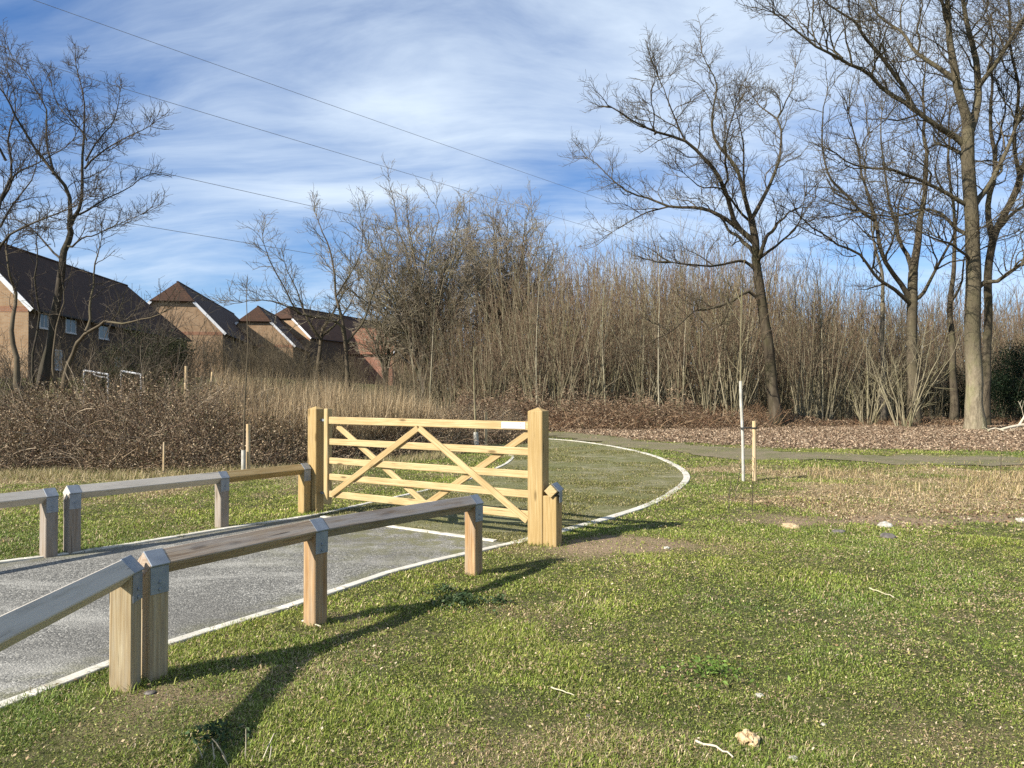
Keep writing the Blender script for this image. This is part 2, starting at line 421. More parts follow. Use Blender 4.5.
def rise(x, y):                       # the bank the houses stand on
    return 2.5 * sstep(16, 44, y) * sstep(1, 14, -np.asarray(x, float))
def hgt(x, y):
    x = np.asarray(x, float); y = np.asarray(y, float)
    u = (fbm(x * .55, y * .55, 3) - .5) * .10 + (fbm(x * 3.1 + 9, y * 3.1, 2) - .5) * .035
    near = 1 - .75 * sstep(25, 60, y)
    return rise(x, y) + u * near * sstep(.0, .6, roadd(x, y))
def roadd(x, y):                      # metres outside the two surfaced areas
    x = np.asarray(x, float); y = np.asarray(y, float)
    d = np.full(x.shape, 5.0)
    m = (y < 34) & (x > -16) & (x < 9)
    if m.any():
        xs, ys = x[m], y[m]
        dd = np.minimum.reduce([dist_line(l, xs, ys) for l in (R_A, L_A, R_B, L_B)])
        ins = inpoly(POLY_A, xs, ys) | inpoly(POLY_B, xs, ys)
        dd[ins] = 0; d[m] = np.maximum(dd - .06, 0)
    return d

# ------------------------------------------------------------------ ground sheet
def soil_mask(x, y):
    n = fbm(x * 1.7 + 5, y * 1.7, 4)
    g = lambda cx, cy, rx, ry: np.exp(-(((x - cx) / rx) ** 2 + ((y - cy) / ry) ** 2))
    m = 1.2 * g(.95, 7.65, .75, .5) + .75 * g(1.5, 7.9, .9, .35) + .6 * g(-.95, 5.15, .35, .3) + .3 * g(-1.75, 3.9, .5, .35) + 1.0 * g(5.3, 9.35, 2.9, .55) + .4 * g(-4.7, 8.0, 1.5, .4) + .25 * g(-1.7, 3.5, 1.1, .7)
    return np.clip((m + (n - .5) * 1.4 - .25) * 1.5, 0, 1)
def straw_mask(x, y):
    n = fbm(x * .9 + 2, y * .9 + 8, 4)
    m = 1.05 * sstep(8.6, 10.6, y) * (1 - sstep(14.8, 17.5, y)) * sstep(2.2, 5.5, x)
    m = m + .45 * sstep(8, 10, y) * (1 - sstep(11.5, 13, y)) * sstep(2.6, 5, x)
    m = m + .6 * sstep(8.5, 11.5, y) * (1 - sstep(30, 40, y)) * sstep(2, 4, -x)
    return np.clip((m + (n - .5) * 2.6 - .3) * 1.2, 0, .95)
def litter_mask(x, y):
    n = fbm(x * .8 + 3, y * .8 + 1, 4)
    ed = np.interp(x, [-4, 2, 3.5, 5.25, 8, 12, 20, 30], [33.5, 30, 26.2, 22.9, 20.4, 19.4, 17.2, 15.5])     # front edge of the leaf litter
    m = sstep(0, 3.0, y - ed) * sstep(-3, 1, x)
    return np.clip((m * 1.35 + (n - .5) * .9 - .25) * 1.4, 0, 1)
def axis(a, b, da, db, growth, far):
    core = list(np.arange(a, b + da / 2, da)); s = da; lo = []; x = a
    while x > far[0]: s *= growth; x -= s; lo.append(x)
    s = db; x = core[-1]; hi = []
    while x < far[1]: s *= growth; x += s; hi.append(x)
    return A(lo[::-1] + core + hi)
gx = axis(-9, 13, .16, .16, 1.13, (-900, 900)); gy = axis(1, 24, .16, .16, 1.1, (-60, 1500))
X, Y = np.meshgrid(gx, gy, indexing='ij'); xs, ys = X.ravel(), Y.ravel()
zs = hgt(xs, ys)
rd = roadd(xs, ys)
ins = (rd <= 0)
zs = zs - .05 * ins - .02 * sstep(.12, 0, rd) * 0
nx, ny = len(gx), len(gy)
i = (np.arange(nx - 1)[:, None] * ny + np.arange(ny - 1)[None, :]).ravel()
q = np.stack([i, i + ny, i + ny + 1, i + 1], 1)
ground = link_mesh('ground', np.stack([xs, ys, zs], 1), quads=q, mat=GROUND, smooth=True,
                   attrs={'soil': soil_mask(xs, ys), 'straw': straw_mask(xs, ys), 'litter': litter_mask(xs, ys)})
tag(ground, 'rough mossy grass field around the tarmac lane', 'ground', kind='structure')

def loft(name, La, Ra, z, mat, label, cat, nacross=14, step=.25, attrs=None):
    n = max(len(resample(La, step=step)), len(resample(Ra, step=step)))
    a = resample(La, n=n); b = resample(Ra, n=n)
    t = np.linspace(0, 1, nacross)
    p = a[:, None, :] * (1 - t)[None, :, None] + b[:, None, :] * t[None, :, None]
    xy = p.reshape(-1, 2)
    zz = z + (fbm(xy[:, 0] * 1.3, xy[:, 1] * 1.3, 2) - .5) * .008
    i = (np.arange(n - 1)[:, None] * nacross + np.arange(nacross - 1)[None, :]).ravel()
    q = np.stack([i, i + nacross, i + nacross + 1, i + 1], 1)
    o = link_mesh(name, np.column_stack([xy, zz]), quads=q[:, ::-1], mat=mat, smooth=True, attrs=attrs(xy) if attrs else None)
    return tag(o, label, cat, kind='structure')
def road_moss(xy):
    x, y = xy[:, 0], xy[:, 1]
    d = np.minimum(dist_line(R_A, x, y), dist_line(L_A, x, y))
    return {'moss': np.clip(.9 * sstep(6.4, 8.2, y) * sstep(-3.4, -1.4, x) + .8 * sstep(.35, .05, d), 0, 1)}
loft('road', L_A, R_A, .004, ROAD, 'worn pale grey tarmac lane leading up to the gate', 'road', 24, .2, road_moss)
loft('paved_turning', L_B, R_B, .006, PAVING, 'grass covered paved lane curving away behind the gate', 'lane', 20, .25)
# gravel track
pc = resample(PATHC, step=.14); tn = np.gradient(pc, axis=0); tn /= np.linalg.norm(tn, axis=1, keepdims=True); nn = np.stack([-tn[:, 1], tn[:, 0]], 1)
k = np.arange(len(pc)); wob = lambda o: (fbm(k * .11 + o, k * 0 + o, 5) - .5) * 2.6
pa = pc + nn * (1.1 + wob(3))[:, None]; pb = pc - nn * (1.1 + wob(40))[:, None]
t = np.linspace(0, 1, 8); pp = (pa[:, None] * (1 - t)[None, :, None] + pb[:, None] * t[None, :, None]).reshape(-1, 2)
i = (np.arange(len(pc) - 1)[:, None] * 8 + np.arange(7)[None, :]).ravel()
o = link_mesh('path', np.column_stack([pp, hgt(pp[:, 0], pp[:, 1]) + .02]), quads=np.stack([i, i + 8, i + 9, i + 1], 1), mat=PATH, smooth=True)
tag(o, 'gravel track running along the edge of the wood', 'path', kind='structure')

def kerb(name, line, label, w=.074, off=0, gap=.004, L=.914, z0=-.1, z1=.020):
    p = resample(line, step=.1); s = np.r_[0, np.cumsum(np.linalg.norm(np.diff(p, axis=0), axis=1))]
    m = MB(); u = 0
    at = lambda u: A([np.interp(u, s, p[:, 0]), np.interp(u, s, p[:, 1])])
    while u < s[-1] - .2:
        a = at(u + gap / 2); b = at(min(u + L - gap / 2, s[-1])); dz = random.uniform(-.002, .002)
        m.beam((*a, (z0 + z1) / 2 + dz), (*b, (z0 + z1) / 2 + dz + random.uniform(-.0015, .0015)), w, z1 - z0, ch=.004); u += L
    return tag(m.build(name, CONC), label, 'kerb', kind='structure')
kerb('kerb', R_A, 'pale concrete edging on the right hand side of the tarmac lane', L=.6, w=.08)
kerb('kerb', R_B, 'pale concrete edging curving round behind the gate on the right', L=.5, w=.118)
kerb('kerb', np.vstack([L_A, L_B[1:]]), 'pale concrete edging on the far left hand side of the lane', L=.5)
kerb('kerb', A([(-2.4, 9.60), G(385, 526), G(450, 535), (-.07, 7.93)]), 'concrete edging strip crossing the lane just before the gate', z1=.016, w=.075)

# ------------------------------------------------------------------ knee rail fences, gate, posts
def strap_at(post, p, d, ridge, w=.118):
    """galvanised strap: wraps the rail at p and runs down both sides of the post"""
    d = A((*d, 0.)); side = A((d[1], -d[0], 0))
    m = MB(); c = A((p[0], p[1], ridge - .0707))
    m.beam(c - d * .056, c + d * .056, .1045, .1045, roll=pi / 4, ch=.003)
    for sg in (-1, 1):
        q = c + side * sg * (w / 2 + .0015); m.beam(q + A((0, 0, .0)), q + A((0, 0, -.155)), .108, .003, up=tuple(side), ch=.001)
        for bz in (-.095, -.135):                       # coach bolt heads
            h = q + A((0, 0, bz)) + side * sg * .0015; m.beam(h, h + side * sg * .007, .016, .016, ch=.005)
    return m.build('strap', METAL, post)
def post(par, p, yaw_d, h, mat, w=.115, base=-.2):
    m = MB(); m.beam((p[0], p[1], base), (p[0], p[1], h), w, w, up=(*yaw_d, 0), ch=.006)
    return m.build('post', mat, par)
def rail(par, a, b, mat):
    m = MB(); m.beam(a, b, .1, .1, roll=pi / 4, ch=.005)
    return m.build('rail', mat, par)
def unit(a, b): d = A(b[:2], dtype=float) - A(a[:2], dtype=float); return d / np.linalg.norm(d)

P1A = (-2.01, 3.97); P1B = (-1.945, 4.13); P2 = (-1.33, 5.16); P3 = (-.335, 6.66)
fB = thing('knee_rail_fence', 'near side low timber fence with two dark rails on three square posts', 'fence', (P2[0], P2[1], 0), 'low timber fences along the lane')
def zr(p, r): return (p[0], p[1], r - .0707)
d1 = unit(P1B, P2); d2 = unit(P2, P3)
rail(fB, A(zr(P1B, .705)) - A((*d1, 0)) * .06, zr(P2, .705), WOOD_BROWNRAIL)
rail(fB, A(zr(P2, .705)) + A((*d2, 0)) * .003, A(zr(P3, .668)) + A((*d2, 0)) * .06, WOOD_RAIL)
for p, d, r, mt in ((P1B, d1, .705, WOOD_PALEPOST), (P2, unit(P1B, P3), .705, WOOD_FPOST), (P3, d2, .668, WOOD_FPOST)):
    po = post(fB, p, d, r - .075, mt); strap_at(po, p, d, r)
P0 = (-1.93, 2.12); d0 = unit(P0, P1A); Pm = (-1.86, .3)
fA = thing('knee_rail_fence', 'nearest low timber fence, its grey rail leaving the picture at left', 'fence', (P1A[0], P1A[1], 0), 'low timber fences along the lane')
rail(fA, A(zr(P0, .70)), A(zr(P1A, .70)) + A((*d0, 0)) * .06, WOOD_PALE)
rail(fA, A(zr(Pm, .70)), A(zr(P0, .70)) - A((*d0, 0)) * .003, WOOD_RAIL)
for p in (P0, P1A):
    po = post(fA, p, d0, .62, WOOD_PALEPOST); strap_at(po, p, d0, .70)
P4A = (-4.42, 7.27); P4B = (-4.29, 7.43); P5 = (-3.36, 8.82); P6 = (-2.69, 9.86)
fD = thing('knee_rail_fence', 'far side low timber fence whose rail ends at the gate hinge post', 'fence', (P5[0], P5[1], 0), 'low timber fences along the lane')
d1 = unit(P4B, P5); d2 = unit(P5, P6)
rail(fD, A(zr(P4B, .66)) - A((*d1, 0)) * .06, zr(P5, .655), WOOD_PALE)
rail(fD, A(zr(P5, .655)) + A((*d2, 0)) * .003, A(zr(P6, .65)) + A((*d2, 0)) * .02, WOOD_BRACE)
for p, d in ((P4B, d1), (P5, d1), (P6, d2)):
    po = post(fD, p, d, .58, WOOD_POST if p is P6 else WOOD_GREYPOST); strap_at(po, p, d, .66 if p is P4B else .653)
dc = A((-.52, -.854)); P7 = A(P4A) + dc * 1.8; P8 = P7 + dc * 1.8
fC = thing('knee_rail_fence', 'low timber fence beyond the lane, cut off by the left picture edge', 'fence', (P4A[0], P4A[1], 0), 'low timber fences along the lane')
dd = -dc
rail(fC, zr(P7, .65), A(zr(P4A, .65)) + A((*dd, 0)) * .06, WOOD_PALE)
rail(fC, zr(P8, .65), A(zr(P7, .65)) - A((*dd, 0)) * .003, WOOD_PALE)
for p in (P4A, P7):
    po = post(fC, p, dd, .57, WOOD_GREYPOST); strap_at(po, p, dd, .65)

def gate_post(p, yaw, w, h, label):
    m = MB(); d = A((cos(yaw), sin(yaw), 0)); e = A((-sin(yaw), cos(yaw), 0)); c = A((p[0], p[1], 0))
    a = w / 2
    m.beam(c + A((0, 0, -.3)), c + A((0, 0, h - .035)), w, w, up=tuple(d), ch=.007)
    # shallow four way weathered top
    b = [c + d * sx * (a - .004) + e * sy * (a - .004) + A((0, 0, h - .036)) for sx, sy in ((-1, -1), (1, -1), (1, 1), (-1, 1))]
    tip = c + A((0, 0, h)); uv = [(0, 0), (.1, 0), (.1, .1), (0, .1), (.05, .05)]
    m.add(b + [tip], [(0, 1, 4), (1, 2, 4), (2, 3, 4), (3, 0, 4), (3, 2, 1, 0)], uv)
    o = m.build('gate_post', WOOD_POST, origin=(p[0], p[1], 0))
    return tag(o, label, 'post')
GL = (-2.57, 9.97); GR = (.272, 7.88)
gate_post(GL, radians(45 + 14.6) - pi / 2, .152, 1.39, 'tall square timber hinge post at the left end of the field gate')
gate_post(GR, radians(-30 + 3), .168, 1.41, 'tall square timber latch post at the right end of the field gate')
# stub beside the latch post
sp = A((.415, 7.80)); sd = A((.36, .933))
st = thing('stub_post', 'short stub post with a cut diamond rail end beside the latch post', 'post', (sp[0], sp[1], 0))
post(st, sp, (cos(radians(-27)), sin(radians(-27))), .512, WOOD_POST, .15)
m = MB(); q = A((.425, 7.79, .565)); s3 = A((*sd, 0)); m.beam(q - s3 * .10, q + s3 * .13, .098, .098, roll=pi / 4, ch=.004); ra = m.build('rail_end', WOOD_GATE, st)
m = MB(); m.beam(q - s3 * .05, q + s3 * .125, .1035, .1035, roll=pi / 4, ch=.002)
side = A((sd[1], -sd[0], 0)); qq = q + side * .078; m.beam(qq + A((0, 0, 0)), qq - A((0, 0, .12)), .1, .003, up=tuple(side), ch=.001)
m.build('strap', METAL, st)

# five bar gate
H0 = A((-2.40, 9.86)); H1 = A((.30, 8.03)); gd = unit(H0, H1); gn = A((gd[1], -gd[0])); gl = np.linalg.norm(H1 - H0)   # gn points to the camera
if gn[1] > 0: gn = -gn
def gu(px):
    k = (px - 512) / F
    return (k * H0[1] - H0[0]) / (gd[0] - k * gd[1])
def gp(u, z, off=0): q = H0 + gd * u + gn * off; return A((q[0], q[1], z))
def gz(px, py): q = H0 + gd * gu(px); return EYE + (HY - py) * q[1] / F
gate = thing('field_gate', 'new pale timber five bar field gate across the lane', 'gate', (*((H0 + H1) / 2), 0))
upn = (gn[0], gn[1], 0)
for z, h in ((1.21, .092), (.935, .082), (.69, .082), (.482, .082), (.262, .086)):
    m = MB(); m.beam(gp(.04, z), gp(gl - .03, z), .045 if h > .09 else .03, h); m.build('bar', WOOD_GATE, gate)
m = MB(); m.beam(gp(.02, .13), gp(.02, 1.36), .07, .085, up=upn); m.build('stile', WOOD_GATE, gate)
m = MB(); m.beam(gp(gl - .035, .18), gp(gl - .035, 1.27), .07, .07, up=upn); m.build('stile', WOOD_GATE, gate)
def brace(a, b, off, mat):
    m = MB(); m.beam(gp(gu(a[0]), gz(*a), off), gp(gu(b[0]), gz(*b), off), .024, .075); return m.build('brace', mat, gate)
brace((420, 428), (334, 494), .032, WOOD_BRACE)
brace((421, 428), (529, 520), .033, WOOD_GATE)
brace((336, 426), (423, 503), -.031, WOOD_GATE)
brace((531, 431), (427, 503), -.032, WOOD_BRACE)
# notice plate on the top bar, with its faint small markings
m = MB(); ua, ub = gu(503), gu(526.5); m.beam(gp(ua, 1.212, .026), gp(ub, 1.212, .026), .004, .07, ch=.001); pl = m.build('notice_plate', WHITE_PAINT, gate)
MARK = m_plain('faded_red_print', (.45, .3, .28), (.55, .4, .38), 30); MARKD = m_plain('grey_print', (.3, .26, .28), (.36, .32, .34), 30)
for f0, f1, z, h, mt in ((.10, .16, 1.207, .012, MARK), (.24, .34, 1.207, .012, MARK), (.78, .86, 1.233, .013, MARKD), (.78, .86, 1.203, .013, MARKD), (.06, .80, 1.242, .004, MARKD), (.06, .94, 1.184, .004, MARKD)):
    m = MB(); m.beam(gp(ua + (ub - ua) * f0, z, .0295), gp(ua + (ub - ua) * f1, z, .0295), .002, h, ch=.0005); m.build('printed_mark', mt, pl)
for z in (1.21, .262):
    m = MB(); m.beam(gp(-.16, z, -.01), gp(.0, z, -.01), .012, .03, ch=.001); m.build('hinge', METAL, gate)

# ------------------------------------------------------------------ trees
def nrm3(x, y, z):
    l = sqrt(x * x + y * y + z * z) + 1e-9; return x / l, y / l, z / l
gs = random.gauss
def shoot(p, d, L, r0, r1, n, wig, up):
    x, y, z = p; dx, dy, dz = d; st = L / n; pts = [(x, y, z)]; rs = [r0]
    for k in range(n):
        dx, dy, dz = nrm3(dx + gs(0, wig), dy + gs(0, wig), dz + gs(0, wig) + up)
        x += dx * st; y += dy * st; z += dz * st; pts.append((x, y, z)); rs.append(r0 + (r1 - r0) * (k + 1) / n)
    return pts, rs
def side_dir(t, ang):
    """direction leaving t at angle ang, random azimuth"""
    tx, ty, tz = t
    while True:
        ax, ay, az = gs(0, 1), gs(0, 1), gs(0, 1)
        k = ax * tx + ay * ty + az * tz; ax -= k * tx; ay -= k * ty; az -= k * tz
        l = sqrt(ax * ax + ay * ay + az * az)
        if l > .05: break
    s = sin(ang) / l; c = cos(ang)
    return nrm3(tx * c + ax * s, ty * c + ay * s, tz * c + az * s)
def branch_off(br, spec, out, lvl=0):
    """grow side shoots along polyline br. spec: list of dicts per level"""
    if lvl >= len(spec): return
    s = spec[lvl]; pts, rs = br; n = len(pts)
    seg = [sqrt(sum((pts[i + 1][k] - pts[i][k]) ** 2 for k in range(3))) for i in range(n - 1)]; tot = sum(seg)
    u = tot * s.get('t0', .15) + random.random() * s['gap']
    while u < tot:
        a = u; i = 0
        while i < n - 2 and a > seg[i]: a -= seg[i]; i += 1
        f = min(1, a / (seg[i] + 1e-9)); q = [pts[i][k] + (pts[i + 1][k] - pts[i][k]) * f for k in range(3)]
        t = nrm3(*[pts[i + 1][k] - pts[i][k] for k in range(3)]); r = rs[i] + (rs[i + 1] - rs[i]) * f
        L = random.uniform(*s['len']) * (1 - s.get('fall', .45) * u / tot)
        d = side_dir(t, random.uniform(*s['ang']))
        if d[2] < s.get('minz', -.4): d = nrm3(d[0], d[1], abs(d[2]) * .3)
        r0 = min(r * .75, s['r'] * L + .003); r0 = max(r0, s['rmin'])
        b = shoot(q, d, L, r0, s['rmin'] * .8, s['n'], s['wig'], s['up'])
        out[lvl].append(b); branch_off(b, spec, out, lvl + 1)
        u += s['gap'] * random.uniform(.6, 1.4)
def spec3(L1, L2, L3, g1, g2, g3, rmin=.007, up=.06, wig=.2):
    return [dict(len=L1, gap=g1, ang=(.55, 1.1), r=.014, rmin=rmin * 1.6, n=6, wig=wig, up=up),
            dict(len=L2, gap=g2, ang=(.5, 1.0), r=.010, rmin=rmin * 1.15, n=4, wig=wig, up=up * 1.2),
            dict(len=L3, gap=g3, ang=(.45, .95), r=.008, rmin=rmin, n=3, wig=wig * .9, up=up)]
def finish_tree(root, limbs, out, mt, mc, sides=9):
    big = [l for l in limbs if len(l[0]) > 1]
    tube_obj('trunk', [(resample_b(l)) for l in big], sides, mt, root)
    br = out[0]; fine = [b for o in out[1:] for b in o]
    v0, q0, r0 = tubes(br, 4) if br else (np.zeros((0, 3)), np.zeros((0, 4), int), np.zeros(0))
    v1, q1, r1 = tubes(fine, 3) if fine else (np.zeros((0, 3)), np.zeros((0, 4), int), np.zeros(0))
    return link_mesh('crown', np.concatenate([v0, v1]), quads=np.concatenate([q0, q1 + len(v0)]), mat=mc, parent=root, attrs={'var': np.concatenate([r0, r1])}, smooth=True)
def resample_b(l):
    p = A(l[0], dtype=float); r = A(l[1], dtype=float)
    if len(p) < 3: q = np.vstack([p[0], (p[0] + p[-1]) / 2, p[-1]]); return q, A([r[0], (r[0] + r[-1]) / 2, r[-1]])
    s = spline(np.column_stack([p, r]), .5 if len(p) > 3 else .4)
    s[:, 3] = np.maximum(s[:, 3], .005)
    nz = rng.normal(0, 1, (len(s), 3)); nz[1:-1] = (nz[:-2] + nz[1:-1] * 2 + nz[2:]) / 3; s[1:-1, :3] += nz[1:-1] * (.012 + .04 * np.clip(.3 - s[1:-1, 3:4], 0, .25) / .25 + s[1:-1, 3:4] * .05)
    return s[:, :3], s[:, 3]
def traced(pix, D0, D1, r0, r1):
    """limb from points of the picture, its distance running from D0 to D1, radius r0 to r1 (metres)"""
    n = len(pix); pts = []; rs = []
    for k, (x, y) in enumerate(pix):
        f = k / (n - 1); D = D0 + (D1 - D0) * f ** 1.2 + (gs(0, .12) if 0 < k < n - 1 else 0)
        pts.append(tuple(P(x, y, D))); rs.append(r0 + (r1 - r0) * f ** .8)
    return pts, rs
def tree_from(root_px, D, name, label, limbs, spec, mt, mc, gz0=0, group=None, extra=0, exl=(3, 7), thin=1.0):
    x = (root_px - 512) / F * D
    root = thing(name, label, 'tree', (x, D, gz0), group)
    L = []
    out = [[] for _ in spec]
    for (pix, d1, r0, r1, grow, *d0) in limbs:
        b = traced(pix, D + (d0[0] if d0 else 0), D + d1, r0 * thin, r1 * thin)
        if not L: b[1][0] *= 1.32
        L.append(b)
        if grow:
            sp = [dict(s) for s in spec]; sp[0]['t0'] = grow if isinstance(grow, float) else .12
            branch_off(resample_b(b), sp, out)
            # let the tip run out in a spray of shoots
            tip = b[0][-1]; pr = b[0][-2]; t = nrm3(*[tip[k] - pr[k] for k in range(3)])
            for _ in range(3):
                bb = shoot(tip, side_dir(t, random.uniform(.1, .5)), random.uniform(*spec[0]['len']) * .8, r1, .008, 6, .15, .05)
                out[0].append(bb); branch_off(bb, spec[1:], out[1:])
    for _ in range(extra):                       # further limbs leaving the big ones towards and away from the camera
        b = random.choice(L); j = random.randint(int(len(b[0]) * .35), len(b[0]) - 2)
        if b[0][j][2] < gz0 + 5.5: continue
        t = nrm3(*[b[0][j + 1][k] - b[0][j][k] for k in range(3)]); q = side_dir(t, random.uniform(.5, 1.0)); q = nrm3(q[0] * .75, q[1] * 1.4, max(q[2], -.1) + .15)
        c = shoot(b[0][j], q, random.uniform(*exl), min(b[1][j] * .6, .12), .016, 9, .17, .04); L.append(c)
        branch_off(resample_b(c), spec, out)
    finish_tree(root, L, out, mt, mc)
    return root

# leaning oak in front of the coppice
lean = [
 ([(777, 428), (773, 398), (769, 352), (763, 312), (759, 282), (757, 262), (756, 240), (752, 218)], 0, .40, .20, False),
 ([(756, 243), (747, 237), (735, 220), (725, 186), (706, 158), (686, 140), (657, 132), (632, 119), (612, 106)], -3.5, .20, .03, .25),
 ([(752, 219), (743, 189), (738, 169), (720, 146), (713, 126), (716, 94), (715, 74), (703, 51)], 1.5, .15, .025, .2),
 ([(743, 231), (730, 221), (709, 210), (692, 206), (669, 206), (649, 198), (626, 189), (606, 172), (588, 157)], 2.5, .15, .022, .15),
 ([(669, 206), (650, 213), (632, 221), (612, 232)], 3.4, .06, .02, .1, 1.6),
 ([(752, 219), (766, 192), (778, 169), (782, 140), (778, 117), (760, 103), (749, 86)], 3.0, .14, .022, .2),
 ([(778, 118), (787, 100), (793, 88), (797, 66)], 3.6, .06, .02, .05, 2.6),
 ([(752, 220), (747, 205), (745, 189), (746, 157), (743, 129), (736, 108)], -2.5, .11, .02, .2),
 ([(752, 222), (738, 206), (722, 190), (700, 183), (684, 172)], -3, .09, .018, .15),
 ([(686, 140), (676, 118), (668, 95), (660, 78)], -3.6, .06, .018, .05, -2.6),
 ([(758, 272), (744, 262), (733, 264), (711, 265), (692, 265), (672, 262)], -2.0, .11, .035, .5),
 ([(760, 304), (750, 292), (733, 302), (708, 310), (695, 312), (676, 329), (645, 347)], -3.0, .10, .025, .35),
 ([(697, 313), (707, 324), (712, 330), (722, 324)], -2.9, .05, .025, .3, -2.2),
 ([(760, 258), (774, 246), (788, 236), (801, 220), (806, 196)], -1.5, .10, .025, .2),
]
tree_from(777, 35, 'oak_tree', 'leaning bare oak with dark crooked trunk standing alone before the coppice', lean,
          spec3((.8, 2.8), (.45, 1.4), (.25, .75), .38, .21, .14, .0065, .06, .25), BARK_LEAN, BARK_CROWN, extra=5, exl=(2.5, 4.5), thin=.76)

oak = [
 ([(975, 433), (975, 405), (974, 370), (973, 330), (973, 290), (973, 250), (972, 205), (970, 160), (970, 129)], 0, .37, .25, False),
 ([(970, 131), (965, 100), (957, 70), (953, 29), (952, -5), (950, -50), (945, -90)], -1.5, .22, .05, .15),
 ([(970, 131), (978, 118), (980, 86), (979, 57), (972, 29), (966, 0), (964, -40), (970, -85)], 1.5, .20, .05, .15),
 ([(968, 146), (955, 134), (940, 126), (917, 109), (903, 83), (886, 57), (863, 29), (854, 17), (832, 2), (808, -20)], -3, .15, .025, .1),
 ([(917, 109), (895, 94), (874, 77), (843, 57), (817, 43), (791, 23), (775, 10)], -4.5, .11, .02, .15, -1.2),
 ([(960, 78), (940, 66), (920, 51), (903, 31), (880, 9), (862, -20)], 2.5, .12, .03, .1),
 ([(969, 205), (950, 192), (923, 180), (895, 169), (876, 167), (857, 165), (837, 152)], -2.5, .10, .025, .15),
 ([(972, 236), (962, 228), (950, 219), (931, 209), (894, 219), (862, 212), (838, 216)], 2.0, .10, .02, .2),
 ([(973, 212), (980, 198), (995, 180), (1006, 152), (1020, 120), (1036, 84), (1050, 40)], 1.5, .15, .03, .15),
 ([(974, 292), (985, 284), (1000, 281), (1024, 262), (1050, 250), (1080, 215)], -1.5, .12, .04, .25),
 ([(973, 262), (962, 250), (952, 240), (935, 236), (915, 228)], -2.4, .07, .02, .1),
 ([(980, 86), (1000, 60), (1018, 30), (1040, 0), (1060, -40)], -2, .12, .03, .1, .4),
]
tree_from(975, 32.7, 'oak_tree', 'tallest bare oak with a thick pale trunk at the right edge of the wood', oak,
          spec3((1.2, 3.8), (.5, 1.6), (.25, .8), .42, .25, .17, .0065, .05, .26), BARK_OAK, BARK_CROWN, extra=48, exl=(1.8, 5.5))
oak2 = [
 ([(985, 430), (986, 390), (987, 350), (988, 290), (994, 240), (1005, 215), (1018, 190)], 0, .21, .15, False),
 ([(994, 240), (990, 205), (996, 160), (992, 110), (996, 60), (990, 10)], 2.5, .16, .03, .15),
 ([(1018, 191), (1030, 150), (1038, 90), (1050, 30)], 1, .16, .03, .15),
 ([(1010, 206), (1020, 180), (1016, 130), (1020, 80), (1012, 20), (1014, -30)], -2, .12, .03, .15),
 ([(1000, 228), (1025, 205), (1060, 190), (1090, 150)], 2, .1, .03, .2),
]
tree_from(985, 36, 'oak_tree', 'bare oak half hidden right behind the thick pale trunk of the tallest oak', oak2,
          spec3((1.2, 3.4), (.5, 1.5), (.3, .8), .6, .36, .26, .007), BARK_CROWN, BARK_CROWN, extra=8)
multi = [
 ([(914, 428), (913, 390), (912, 330), (913, 300), (914, 272)], 0, .29, .22, False),
 ([(914, 273), (920, 231), (925, 200), (928, 150), (924, 100), (928, 60)], 1.5, .2, .03, .2),
 ([(912, 300), (902, 285), (887, 262), (876, 219), (868, 195), (860, 150), (850, 110)], -2, .15, .025, .2),
 ([(913, 275), (908, 255), (900, 237), (891, 200), (884, 160), (884, 110)], 3, .14, .025, .2),
 ([(914, 300), (926, 290), (936, 270), (953, 240), (960, 205), (958, 160)], -2, .11, .02, .2),
 ([(912, 305), (895, 292), (880, 278), (859, 256), (837, 244), (812, 228), (800, 215)], -3.5, .11, .02, .2),
 ([(876, 220), (850, 200), (830, 170), (822, 130), (828, 95)], -3, .08, .02, .1, -1.2),
]
tree_from(914, 37, 'spreading_tree', 'bare tree forking low into several rising stems, just left of the tallest oak', multi,
          spec3((1.2, 3.4), (.5, 1.5), (.3, .8), .5, .3, .21, .007), BARK_CROWN, BARK_CROWN, extra=12)
slim = [
 ([(953, 432), (954, 380), (952, 320), (953, 278), (957, 230), (950, 170), (952, 110)], .5, .2, .04, .35),
 ([(953, 300), (962, 280), (966, 258), (976, 240)], -2, .07, .02, .3),
]
tree_from(953, 38, 'slim_tree', 'slim dark bare trunk between the low forking tree and the tallest oak', slim, spec3((.8, 2.2), (.4, 1.0), (.25, .6), .7, .35, .24, .007), BARK_CROWN, BARK_CROWN)
slim2 = [([(882, 428), (883, 380), (883, 330), (884, 296), (880, 262), (874, 235)], -.5, .18, .05, .4)]
tree_from(882, 40, 'slim_tree', 'slim brown bare trunk just left of the low forking tree', slim2, spec3((.8, 2.2), (.4, 1.0), (.25, .6), .7, .35, .24, .007), BARK_GREY, BARK_CROWN)

